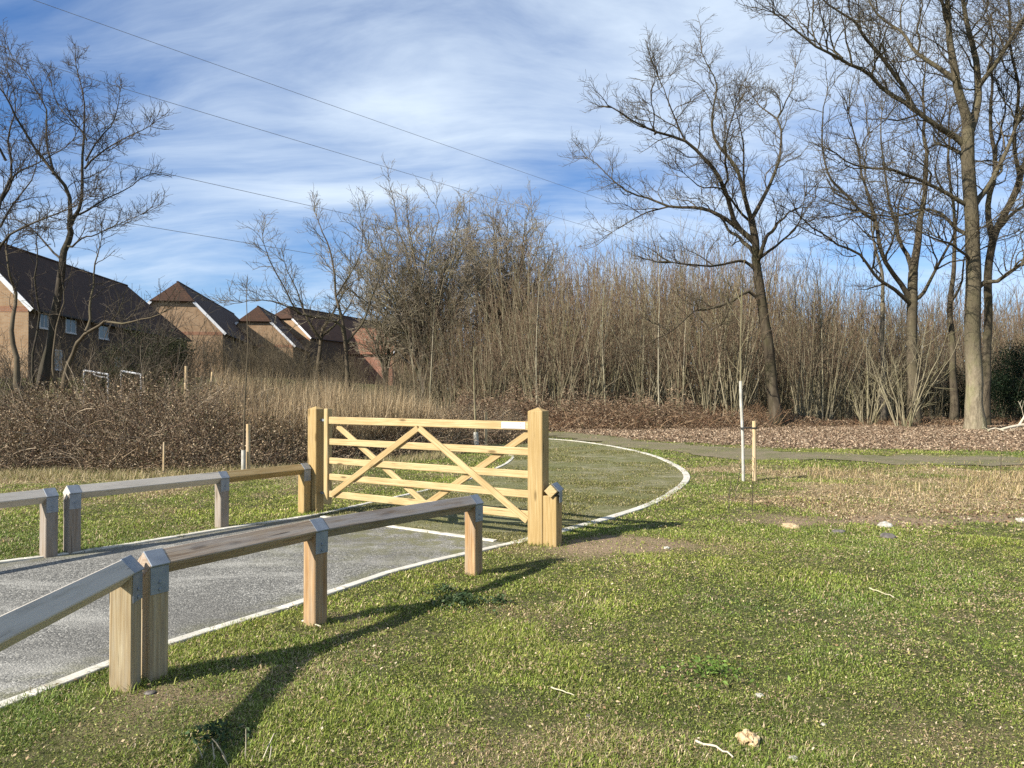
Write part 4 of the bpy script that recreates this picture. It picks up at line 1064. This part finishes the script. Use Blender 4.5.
parts += [cover(.8, 4.2, 7000, (.006, .018), 1.15), cover(4.2, 8, 3600, (.009, .026)), cover(8, 15, 1100, (.014, .04)), cover(15, 26, 260, (.025, .07))]
fx = []; fy = []
for p in (P0, P1A, P1B, P2, P3, P4A, P4B, P5, P6, GL, GR, (sp[0], sp[1])):
    a = rng.random(150) * 6.283; r = .075 + np.abs(rng.normal(0, .06, 150)); fx.append(p[0] + np.cos(a) * r); fy.append(p[1] + np.sin(a) * r)
fx = np.concatenate(fx); fy = np.concatenate(fy); k = (roadd(fx, fy) > .02); fx, fy = fx[k], fy[k]; n = len(fx)
parts.append(blades(fx, fy, hgt(fx, fy) - .003, rng.uniform(.02, .075, n), rng.uniform(.003, .006, n), rng.uniform(.3, 1.1, n), pick(GREEN, n)))
blade_obj('grass', parts, 'short mossy green grass with straw patches', 'grass')

# long straw tussocks on the rough strip right of the saplings
n = 30000; x = rng.uniform(2.4, 13, n); y = rng.uniform(9.5, 17.5, n); cl = fbm(x * 1.4 + 8, y * 1.4, 3)
keep = rng.random(n) < straw_mask(x, y) * sstep(.42, .66, cl) * .85 * sstep(1.5, 5.5, x - .1 * y) * sstep(9.5, 12.5, y + 2.4 * (fbm(x * 1.1, y * 1.1 + 3, 3) - .5)); x, y = x[keep], y[keep]; n = len(x)
v = blades(x, y, hgt(x, y), rng.uniform(.06, .24, n), rng.uniform(.004, .009, n), rng.uniform(.3, 1.15, n), pick(DRY, n, .28))
blade_obj('straw_tussocks', [v], 'pale straw coloured tussocks on the rough strip', 'dead grass', DRYLEAF)
# pale fringe of grass at the foot of the brambles
n = 26000; x = rng.uniform(-15, -1, n); y = np.interp(x, bx, by) + rng.normal(-.3, .45, n); k = (roadd(x, y) > .1); x, y = x[k], y[k]; n = len(x)
v = blades(x, y, hgt(x, y), rng.uniform(.06, .22, n), rng.uniform(.005, .009, n), rng.uniform(.3, 1.1, n), pick([(.40, .34, .18, 3), (.22, .23, .08, 3), (.5, .43, .26, 2)], n, .2))
blade_obj('fringe_grass', [v], 'pale unmown grass at the foot of the brambles', 'grass')

# ------------------------------------------------------------------ evergreen shrubs
def leafy(name, label, px, D, gz0, rx, rz, nleaf, cols, size):
    x0 = (px - 512) / F * D; root = thing(name, label, 'shrub', (x0, D, gz0)); random.seed(int(px))
    st, out = clump_mesh(int(px), rz * 1.9, 14, .55, .5, (.015, .035)); br = [([(a + x0, b + D, c + gz0) for a, b, c in p], r) for p, r in st]
    tube_obj('stems', br, 5, BARK_SHRUB, root)
    k = 26; cc = rng.normal(0, 1, (k, 3)); cc /= np.linalg.norm(cc, axis=1, keepdims=True); cc *= rng.random((k, 1)) ** .4 * .85
    cc[:, 2] = np.abs(cc[:, 2]) * 1.7 - .6; rad = rng.uniform(.18, .42, k); j = rng.integers(0, k, nleaf)
    dv = rng.normal(0, 1, (nleaf, 3)); dv /= np.linalg.norm(dv, axis=1, keepdims=True); u = cc[j] + dv * (rad[j] * rng.random(nleaf) ** .4)[:, None]
    p = np.column_stack([x0 + u[:, 0] * rx, D + u[:, 1] * rx, np.maximum(gz0 + .05, gz0 + rz + u[:, 2] * rz)])
    v, q, c = leaf_quads(p, rng.uniform(*size, nleaf), pick(cols, nleaf), .5)
    link_mesh('foliage', v, quads=q, mat=LEAF, parent=root, attrs={'col': c}); return root
HOLLY = [(.012, .025, .009, 4), (.02, .04, .013, 3), (.04, .06, .025, 1)]
OLIVE = [(.05, .062, .02, 4), (.085, .085, .035, 3), (.03, .035, .014, 3)]
leafy('holly_bush', 'dark evergreen bush filling the gap just right of the thick pale oak trunk', 1012, 38.5, 0, 2.0, 2.1, 17000, HOLLY, (.06, .11))
leafy('holly_bush', 'dark evergreen bush at the right edge of the picture, behind the fallen branches', 1062, 38, 0, 2.2, 2.2, 15000, HOLLY, (.06, .11))
leafy('holly_bush', 'dark evergreen bush deep in the shade left of the thick pale oak trunk', 950, 43, 0, 2.0, 1.8, 9000, HOLLY, (.06, .11))
leafy('green_shrub', 'dull green shrub in front of the right end of the long house', 152, 29, 1.3, 2.0, 1.5, 12000, OLIVE, (.04, .08))
leafy('green_shrub', 'lower dull green shrub beside the lit gable of the second house', 118, 27.5, 1.2, 1.5, .95, 7000, OLIVE, (.04, .08))

# ------------------------------------------------------------------ houses
def house(label, c, d, L, W, zg, ze, zr_, wall_m, roof_m, half_hip=.42, wins=(), gable_wins=(), far_hip=True, band=True, name='brick_house'):
    c = A((*c, 0.)); d = A((*d, 0.)) / np.linalg.norm(d); t = A((-d[1], d[0], 0.)); h = W / 2
    root = thing(name, label, 'house', (c[0], c[1], zg))
    pt = lambda s, u, z: c + d * s + t * u + A((0, 0, z))
    sl = (zr_ - ze) / h; zh = zr_ - (zr_ - ze) * half_hip; uh = (zh - ze) / sl           # where the half hip cuts the gable
    m = MB()
    gab = [(0, zg - 1), (W, zg - 1), (W, ze), (W - uh, zh), (uh, zh), (0, ze)]
    m.add([pt(0, u, z) for u, z in gab], [tuple(range(5, -1, -1))], [(u, z) for u, z in gab])
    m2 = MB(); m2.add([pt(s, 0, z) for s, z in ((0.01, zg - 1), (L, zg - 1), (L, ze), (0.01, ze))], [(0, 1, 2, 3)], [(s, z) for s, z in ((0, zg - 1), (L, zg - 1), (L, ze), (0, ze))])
    m2.build('side_wall', BRICK_SHADE if wall_m is BRICK else wall_m, root)
    m.add([pt(s, W, z) for s, z in ((0, zg - 1), (L, zg - 1), (L, ze), (0, ze))], [(3, 2, 1, 0)], [(s, z) for s, z in ((0, zg - 1), (L, zg - 1), (L, ze), (0, ze))])
    m.add([pt(L, u, z) for u, z in ((0, zg - 1), (W, zg - 1), (W, ze), (0, ze))], [(0, 1, 2, 3)], [(u, z) for u, z in ((0, zg - 1), (W, zg - 1), (W, ze), (0, ze))])
    if not far_hip: m.add([pt(L, 0, ze), pt(L, W, ze), pt(L, h, zr_)], [(0, 1, 2)], [(0, ze), (W, ze), (h, zr_)])
    wall = m.build('wall', wall_m, root)
    ov = .28; rs = (zr_ - zh) / sl * .85                     # overhang; ridge starts rs behind the gable
    fe = h if far_hip else 0
    m = MB(); lift = .10
    for sg in (0, 1):
        U = (lambda u: u) if sg == 0 else (lambda u: W - u)
        pts = [pt(-.15, U(-ov), ze - ov * sl), pt(L + ov if far_hip else L + .15, U(-ov), ze - ov * sl), pt(L - fe if far_hip else L + .15, U(h), zr_), pt(rs, U(h), zr_), pt(-.15, U(uh), zh)]
        nr = np.cross(d, (t if sg == 0 else -t) * 1 + A((0, 0, sl))); nr = nr if nr[2] > 0 else -nr; nr /= np.linalg.norm(nr)
        pts = [p + nr * lift for p in pts]
        if sg: pts = pts[::-1]
        m.poly_prism(pts, nr, .09)
    e = .12; nh = np.cross(t, pt(rs, h, zr_) - pt(-.2, h, zh)); nh = nh if nh[2] > 0 else -nh; nh /= np.linalg.norm(nh)
    m.poly_prism([p + nh * (lift + .004) for p in (pt(-.22, W - uh + e, zh - .05), pt(-.22, uh - e, zh - .05), pt(rs, h, zr_))], nh, .09)
    if far_hip:
        nh = np.cross(t, pt(L - h, h, zr_) - pt(L, h, ze)); nh = nh if nh[2] > 0 else -nh; nh /= np.linalg.norm(nh)
        m.poly_prism([p + nh * (lift + .004) for p in (pt(L + ov, -ov, ze - ov * sl), pt(L + ov, W + ov, ze - ov * sl), pt(L - h, h, zr_))], nh, .09)
    roof = m.build('roof', roof_m, root)
    m = MB(); m.beam(pt(rs, h, zr_ + .13), pt(L - fe, h, zr_ + .13), .2, .12, ch=.04); m.build('ridge_tiles', roof_m, roof)
    for sg in (0, 1):
        U = (lambda u: u) if sg == 0 else (lambda u: W - u); m = MB()
        m.beam(pt(-.2, U(-ov), ze - ov * sl - .02), pt(-.2, U(uh), zh - .02), .05, .24); m.build('bargeboard', WHITE_PAINT, root)
    m = MB(); m.beam(pt(0, -ov - .04, ze - ov * sl + .02), pt(L, -ov - .04, ze - ov * sl + .02), .1, .1); m.build('gutter', RUBBER, root)
    if band:
        m = MB(); m.beam(pt(-.004, .02, ze - .25), pt(-.004, W - .02, ze - .25), .02, .3); m.build('brick_band', BAND, root)
    def window(ctr, ax, out, w, hh):
        m = MB(); fw = .07; a = ax * w / 2; z = A((0, 0, hh / 2)); q = ctr + out * .01
        for s in (-1, 1): m.beam(q + a * s - z, q + a * s + z, fw, .06, up=tuple(out))
        for s in (-1, 1): m.beam(q - a + z * s, q + a + z * s, .06, fw + .004)
        m.beam(q - z, q + z, .055, .05, up=tuple(out))
        f = m.build('window', WHITE_PAINT, root)
        m = MB(); m.beam(q - a, q + a, .02, hh); m.build('pane', GLASS, f)
        m = MB(); m.beam(q - a * 1.1 - z * 1.08, q + a * 1.1 - z * 1.08, .14, .06); m.build('sill', WHITE_PAINT, f)
    for px, zc, w, hh in wins:
        k = (px - 512) / F; s = (k * c[1] - c[0]) / (d[0] - k * d[1]); window(pt(s, 0, zc), d, -t, w, hh)
    for u, zc, w, hh in gable_wins: window(pt(0, u, zc), t, -d, w, hh)
    return root
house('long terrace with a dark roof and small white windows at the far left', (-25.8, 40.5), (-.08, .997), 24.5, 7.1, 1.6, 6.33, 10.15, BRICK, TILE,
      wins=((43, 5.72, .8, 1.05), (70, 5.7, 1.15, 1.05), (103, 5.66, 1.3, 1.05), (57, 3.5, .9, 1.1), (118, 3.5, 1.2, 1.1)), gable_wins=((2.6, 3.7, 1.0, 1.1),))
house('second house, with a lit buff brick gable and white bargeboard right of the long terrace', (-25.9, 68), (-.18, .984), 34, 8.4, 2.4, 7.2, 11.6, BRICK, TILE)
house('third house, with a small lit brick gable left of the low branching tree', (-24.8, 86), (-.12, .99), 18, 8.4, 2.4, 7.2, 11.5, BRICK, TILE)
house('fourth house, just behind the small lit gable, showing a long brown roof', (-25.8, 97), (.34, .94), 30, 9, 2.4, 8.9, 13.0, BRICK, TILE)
house('farthest house, with a red brown roof below the grey trees', (-16.0, 114), (-1, .06), 10.5, 9, 2.4, 7.2, 10.9, BRICK_RED, TILE_RED, .3)

# white barrier rails on the bank
for (a, b, D, lab) in (((84, 370.5), (108, 374.5), 26, 'white two bar barrier rail above the brambles, left of the other'), ((121, 371), (141, 374.5), 26.5, 'white single bar barrier rail on legs above the brambles')):
    p0, p1 = P(*a, D), P(*b, D); g0 = float(rise(p0[0], D)); root = thing('barrier_rail', lab, 'barrier', (p0[0], p0[1], g0))
    tube_obj('top_bar', [([p0, (p0 + p1) / 2, p1], [.035] * 3)], 8, WHITE_PAINT, root)
    if 'two' in lab: tube_obj('lower_bar', [([p0 + (.3, 0, -.12), (p0 + p1) / 2 + (.1, 0, -.14), p1 + (0, 0, -.12)], [.028] * 3)], 8, WHITE_PAINT, root)
    for q in (p0, p1): tube_obj('leg', [([q, q * .5 + A((q[0], q[1], g0)) * .5, A((q[0], q[1], g0 - .1))], [.03] * 3)], 8, WHITE_PAINT, root)

# ------------------------------------------------------------------ saplings and stakes
def sapling(pb, D, gtop, top, label, guard_r, tr, mat_t, tw, lean_px=0):
    x = (pb[0] - 512) / F * D; root = thing('sapling', label, 'sapling', (x, D, 0))
    z0 = 0.; zt = float(P(0, top, D)[2]); zg = float(P(0, gtop, D)[2])
    tr_ = shoot((x, D, -.05), nrm3(lean_px * .02, gs(0, .02), 1), zt, tr, .006, 12, .018, .03)
    tube_obj('trunk', [tr_], 7, mat_t, root)
    m = [(A(tr_[0][0]), tr * guard_r)]; k = [p for p in tr_[0] if p[2] < zg]; pts = [A(p) for p in k]
    f = (zg - k[-1][2]); pts.append(pts[-1] + A((0, 0, max(f, .03))))
    tube_obj('trunk_guard', [(pts, [tr * guard_r] * len(pts))], 9, WHITE_PLASTIC, root)
    out = [[], []]
    branch_off(tr_, [dict(len=(.3, .9), gap=tw, ang=(.5, .9), r=.008, rmin=.004, n=5, wig=.08, up=.1, t0=max(.3, zg / zt)), dict(len=(.1, .3), gap=.2, ang=(.5, .9), r=.007, rmin=.003, n=3, wig=.1, up=.08)], out)
    tube_obj('crown', out[0] + out[1], 4, mat_t, root); return root, tr_
def stake(px, D, top, label, r=.036, lean=0):
    x = (px - 512) / F * D; zt = float(P(0, top, D)[2]); m = MB()
    pts = [A((x + lean * u * zt, D, -.2 + u * (zt + .2))) for u in (0, .4, .8, 1)]
    v, q, rr = tubes([(pts, [r, r, r, r * .96])], 12)
    n0 = 12 * 3; cap = [tuple(range(n0, n0 + 12))]
    ang = np.tile(np.arange(12) / 12, 4); uv = np.column_stack([v[:, 2], ang * .22])
    o = link_mesh('stake', v, quads=q, polys=cap, mat=WOOD_STAKE, uv=uv, origin=(x, D, 0)); return tag(o, label, 'stake')
random.seed(43)
s1, tr1 = sapling((743, 483), 13.3, 381, 285, 'staked sapling with a long white wrapped stem on the right hand grass', 1.12, .024, BARK_SAP, .3)
stake(754, 13.35, 421, 'round wooden stake beside the white stemmed sapling on the right')
xs1 = (743 - 512) / F * 13.3; xs2 = (754 - 512) / F * 13.35; zt = 1.55 + (394 - 428) * 13.3 / F
tie = thing('tree_tie', 'black rubber tie joining the white stemmed sapling to its stake', 'tree tie', (xs1, 13.3, zt))
ring = lambda cx, cy, r: [A((cx + cos(a) * r, cy + sin(a) * r, zt)) for a in np.linspace(0, 2 * pi, 11)]
tube_obj('strap_loop', [(ring(xs1, 13.3, .048), [.013] * 11)], 5, RUBBER, tie)
tube_obj('strap_loop', [(ring(xs2, 13.35, .046), [.013] * 11)], 5, RUBBER, tie)
tube_obj('spacer', [([A((xs1 + .05, 13.3, zt)), A(((xs1 + xs2) / 2, 13.32, zt)), A((xs2 - .05, 13.35, zt))], [.014] * 3)], 6, RUBBER, tie)
sapling((244, 474), 14.4, 450, 290, 'thin dark sapling with a short white guard in front of the brambles', 1.9, .022, BARK_SHRUB, .7)
stake(248.5, 14.5, 424, 'round wooden stake beside the thin dark sapling on the far left of the gate', .04)
sapling((476.5, 449), 21.0, 432, 345, 'pale young sapling seen above the middle of the gate', 1.7, .04, BARK_SAP, .28)
stake(486, 21.2, 412, 'round wooden stake beside the pale young sapling behind the gate', .04)
stake(164, 14.3, 442, 'thin grey stick standing at the front of the brambles', .018, .01)
stake(186, 24.5, 366, 'old grey post sticking up out of the brambles, the taller of two', .05)
stake(204, 25, 372, 'old leaning grey post sticking up out of the brambles, right of the taller one', .04, .12)

# ------------------------------------------------------------------ stones, sticks, weeds
def stone(px, py, r, label, mat=STONE, flat=.6, name='stone', cat='stone', el=1.2, spikes=0):
    x, y = G(px, py); r = r * y / F; n1, n2 = 14, 22
    th = np.linspace(.02, pi - .02, n1); ph = np.arange(n2) / n2 * 2 * pi
    T, Ph = np.meshgrid(th, ph, indexing='ij'); d = np.stack([np.sin(T) * np.cos(Ph), np.sin(T) * np.sin(Ph), np.cos(T)], -1).reshape(-1, 3)
    o1, o2 = rng.random(2) * 40
    k = .62 + .75 * fbm(d[:, 0] * 1.9 + d[:, 2] * 1.3 + o1, d[:, 1] * 1.9 - d[:, 2] * .9 + o2, 3) + spikes * (rng.random(len(d)) - .5)
    v = d * k[:, None] * A([[r * el, r, r * flat]]); a = random.random() * 3; v = np.column_stack([v[:, 0] * cos(a) - v[:, 1] * sin(a), v[:, 0] * sin(a) + v[:, 1] * cos(a), v[:, 2]])
    z = float(hgt(A([x]), A([y]))[0]) + r * flat * .3
    i = np.arange(n1 - 1)[:, None] * n2 + np.arange(n2)[None, :]; i2 = np.arange(n1 - 1)[:, None] * n2 + (np.arange(n2)[None, :] + 1) % n2
    q = np.stack([i, i + n2, i2 + n2, i2], -1).reshape(-1, 4)
    o = link_mesh(name, v + A((x, y, z)), quads=q, mat=mat, smooth=spikes == 0, origin=(x, y, z)); return tag(o, label, cat)
stone(885, 526, 7, 'white stone lying on the rough strip, the brightest one')
stone(887, 536, 7, 'dark clod just below the white stone on the rough strip', STONE_DK, .5, 'clod', 'clod', 1.5)
stone(838, 531, 5, 'dark clod left of the white stone on the rough strip', STONE_DK, .5, 'clod', 'clod', 1.3)
stone(1021, 522, 5, 'pale stone at the right edge of the picture')
stone(746, 736, 11, 'tan clod of dry grass in the near lawn', CLOD, .6, 'clod', 'clod', 1.2, .35)
stone(792, 753, 4.2, 'round white stone right of the tan clod', STONE, .7)
stone(758, 692, 3.8, 'small white stone above the tan clod', STONE, .7)
stone(666, 549, 2.6, 'small pale stone below the bare soil at the latch post', STONE, .7)
stone(588, 716, 3, 'small pale stone near the bottom middle of the lawn', STONE_DK, .6)
stone(152, 698, 5, 'grey stone at the foot of the paired fence posts', STONE_DK, .4)
stone(822, 717, 2.6, 'tiny pale stone in the lawn, up and right of the round white stone', STONE, .6)
stone(790, 524, 9, 'flat pale clod at the left end of the rough strip', CLOD, .25, 'clod', 'clod', 2.0, .1)
def stick(pix, r, label, lift=.015, name='fallen_stick', mat=None):
    br = []
    for line in pix:
        pts = []
        for px, py in line:
            x, y = G(px, py); pts.append((x, y, float(hgt(A([x]), A([y]))[0]) + lift))
        p = resample(A(pts), n=7); p[1:-1] += rng.normal(0, r * .6, (5, 3)); br.append((p, np.linspace(r, r * .55, 7)))
    o = tube_obj(name, br, 6, mat or STICK, origin=tuple(A(br[0][0][0]))); return tag(o, label, 'stick')
STICK = m_bark('bleached_stick', (.3, .24, .15), (.45, .38, .27), (.6, .53, .42), 20, .2)
stick([[(303, 622), (322, 627)]], .008, 'pale stick at the foot of the middle near fence post')
stick([[(694, 741), (716, 747), (732, 757)]], .006, 'thin crooked stick in the near lawn left of the tan clod', .02)
stick([[(551, 690), (574, 698)]], .004, 'thin pale straw stick in the middle of the lawn', .02)
stick([[(868, 590), (893, 599)]], .006, 'thin pale stick in the lawn right of the middle', .02)
# fallen branches beside the oak
fb = thing('fallen_branch', 'pale fallen branches lying on the leaf litter right of the thick oak trunk', 'branch', (21.5, 31.5, 0))
br = [([A((19.6, 30.6, .1)), A((20.6, 30.9, .28)), A((21.8, 31.2, .4)), A((23.5, 31.4, .42))], [.05, .06, .06, .04]),
      ([A((20.6, 30.9, .28)), A((21.2, 31.3, .9)), A((21.9, 31.5, 1.25))], [.05, .04, .025]),
      ([A((21.4, 31.1, .35)), A((22.3, 31.8, 1.0)), A((23.4, 32.2, 1.1))], [.04, .03, .02]), ([A((19.0, 30.4, .05)), A((19.5, 30.6, .1)), A((20.0, 30.4, .02))], [.03, .04, .03])]
tube_obj('limb', [resample_b(b) for b in br], 7, STICK, fb)
out = [[], []]
for b in br: branch_off(b, [dict(len=(.4, 1.2), gap=.35, ang=(.5, 1.1), r=.012, rmin=.008, n=4, wig=.15, up=.02), dict(len=(.2, .5), gap=.2, ang=(.5, 1), r=.01, rmin=.006, n=3, wig=.1, up=0)], out)
tube_obj('twigs', out[0] + out[1], 4, STICK, fb)
# leafy weeds along the rail shadow
def weed(px, py, r, n, label, cols):
    x0, y0 = G(px, py); z0 = float(hgt(A([x0]), A([y0]))[0]); a = rng.random(n) * 6.283; rr = r * np.abs(rng.normal(0, .55, n)); k = np.minimum(rr / r, 1)
    p = np.column_stack([x0 + np.cos(a) * rr * 1.3, y0 + np.sin(a) * rr, z0 + .012 + .07 * (1 - k ** 2) * rng.random(n)])
    v, q, c = leaf_quads(p, rng.uniform(.012, .04, n), pick(cols, n, .3), 1.0, .5)
    root = thing('weed', label, 'weed', (x0, y0, z0)); link_mesh('foliage', v, quads=q, mat=LEAF, attrs={'col': c}, parent=root); return root
WD = [(.05, .085, .03, 4), (.08, .12, .045, 3), (.11, .15, .06, 1)]
weed(462, 601, .24, 520, 'dark leafy weed patch in the shadow of the near fence rail', WD)
weed(444, 590, .14, 220, 'smaller leafy weed just up and left of the dark weed patch', WD)
weed(500, 600, .1, 120, 'small leafy weed right of the dark weed patch', WD)
weed(712, 672, .26, 260, 'bright green weed in the near lawn', [(.12, .2, .03, 3), (.17, .26, .05, 2)])
weed(215, 745, .14, 200, 'leafy weed in the rail shadow at the bottom left', WD)
# dry stalks, bottom left
x0, y0 = G(245, 766); tf = thing('dry_stalks', 'few pale dry stalks sticking up out of the grass at the bottom left', 'weed', (x0, y0, 0))
random.seed(3)
for dx, dy, h, l in ((-.11, 0, .12, -.25), (-.06, .02, .17, -.2), (.0, .03, .2, .03), (.03, 0, .1, .2), (.06, .02, .15, .25), (.1, .0, .1, .3), (-.02, -.05, .1, -.4), (-.17, .03, .1, -.3)):
    b = shoot((x0 + dx, y0 + dy, -.01), nrm3(l, gs(0, .15), 1), h, .0035, .002, 5, .06, 0); tube_obj('stalk', [b], 5, STICK, tf)
# dock stalks among the rough grass on the right
for k, (px, py, h, lab) in enumerate(((752, 512, .75, 'dark dead dock stalk in the rough grass below the staked sapling'), (735, 500, .55, 'short dark dead stalk just left of the sapling stake'), (1000, 478, .6, 'dark dead stalk standing in the straw at the far right'), (728, 512, .45, 'low dark dead stalk in the rough grass left of the taller dock stalk'))):
    x, y = G(px, py); out = [[]]; b = shoot((x, y, -.02), (0, 0, 1), h, .006, .003, 6, .06, 0)
    branch_off(b, [dict(len=(.06, .16), gap=.07, ang=(.4, .9), r=.01, rmin=.0025, n=3, wig=.1, up=.1)], out)
    o = tube_obj('dead_stalk', [b] + out[0], 5, BARK_DARKTW, origin=(x, y, 0)); tag(o, lab, 'weed')

# ------------------------------------------------------------------ power lines
dv = A((.66, .751, 0.)); dv /= np.linalg.norm(dv)
for (p, lab) in ((A((12.3, 120, 33.)), 'highest power line crossing the sky'), (A((15.5, 120, 27.)), 'second highest power line, passing above the grey trees'),
                 (A((-16.2, 84, 21.)), 'third power line down, below the second and ending behind the grey trees'), (A((-25.9, 73.7, 16.2)), 'lowest power line, just above the house roofs')):
    s = np.linspace(-200, 190, 60); s0 = 20
    pts = p[None, :] + dv[None, :] * s[:, None]; pts[:, 2] += 0.00006 * (s - 30) ** 2 - .00006 * 900 * 0
    o = tube_obj('power_line', [(pts, np.full(60, .024))], 6, WIRE_M, origin=tuple(p)); tag(o, lab, 'power line', 'power lines across the sky')

# ------------------------------------------------------------------ sky, sun, camera
SUN = A((-.826, -.564)); EL = radians(34)
t = NT('World', True); w = t.m; bpy.context.scene.world = w
sky = t.n('TexSky', sky_type='NISHITA'); sky.sun_disc = False; sky.sun_elevation = EL; sky.sun_rotation = atan2(SUN[0], SUN[1]) % (2 * pi)
sky.air_density = 1.0; sky.dust_density = .4; sky.ozone_density = 3.0
dirv = t.n('TexCoord').outputs['Generated']
CLROT = -30; CLLOC = (4.1, 2.7, 0)
sx = t.n('SeparateXYZ', {'Vector': dirv}); zc = t.math('MAXIMUM', sx.outputs[2], 0)
den = t.math('ADD', zc, .28); ux = t.math('DIVIDE', sx.outputs[0], den); uy = t.math('DIVIDE', sx.outputs[1], den)
pl = t.n('CombineXYZ', {0: ux, 1: uy, 2: 0.0}).outputs[0]
warp = t.n('TexNoise', {'Vector': pl, 'Scale': .7, 'Detail': 3.0}).outputs['Color']
wv = t.n('VectorMath', {0: warp, 1: (.5, .5, .5)}, operation='SUBTRACT').outputs[0]
wv = t.n('VectorMath', {0: wv, 'Scale': .7}, operation='SCALE').outputs[0]
plw = t.n('VectorMath', {0: pl, 1: wv}, operation='ADD').outputs[0]
rot = t.n('Mapping', {'Vector': plw, 'Rotation': (0, 0, radians(CLROT)), 'Location': CLLOC, 'Scale': (.6, 1.0, 1)}).outputs[0]
n1 = t.noise(rot, 1.2, 6, .55, .15)
rot2 = t.n('Mapping', {'Vector': plw, 'Rotation': (0, 0, radians(CLROT - 14)), 'Location': (4.3, .1, 0), 'Scale': (.55, 2.2, 1)}).outputs[0]
n2 = t.noise(rot2, 2.6, 8, .62, .25)
n3 = t.noise(t.n('Mapping', {'Vector': pl, 'Location': CLLOC}).outputs[0], .8, 2, .5)
cl = t.math('ADD', t.math('MULTIPLY', n1, .56), t.math('ADD', t.math('MULTIPLY', n2, .34), t.math('MULTIPLY', n3, .36)))
mask = t.math('MAXIMUM', t.mapr(cl, .48, .83, 0, 1.0), t.mapr(zc, .0, .2, .5, 0))
skyc = t.mix(1.0, sky.outputs[0], (.70, 1.0, 1.36), 'MULTIPLY')
cc = t.mix(mask, skyc, (7.3, 8.5, 9.9))
bg = t.n('Background', {'Color': cc, 'Strength': .056}); t.l(bg.outputs[0], t.out.inputs['Surface'])

sl = bpy.data.lights.new('sun', 'SUN'); sl.energy = 5.0; sl.angle = radians(.55); sl.color = (1.0, .945, .87)
so = bpy.data.objects.new('sun', sl); C.objects.link(so)
from mathutils import Vector
so.rotation_euler = Vector((-SUN[0] * cos(EL), -SUN[1] * cos(EL), -sin(EL))).to_track_quat('-Z', 'Y').to_euler(); so.location = (-20, -15, 30)
cam = bpy.data.cameras.new('camera'); co = bpy.data.objects.new('camera', cam); C.objects.link(co)
cam.sensor_width = 36; cam.lens = 36 * F / 1024; cam.clip_end = 4000; cam.clip_start = .05
co.location = (0, 0, EYE); co.rotation_euler = (radians(90) + math.atan((HY - 384) / F), 0, 0)
S = bpy.context.scene; S.camera = co
S.view_settings.view_transform = 'Standard'; S.view_settings.look = 'None'; S.view_settings.exposure = 1.0; S.view_settings.gamma = 1
S.cycles.max_bounces = 5; S.cycles.diffuse_bounces = 2; S.cycles.glossy_bounces = 2; S.cycles.transmission_bounces = 2; S.cycles.transparent_max_bounces = 4
S.cycles.use_denoising = False
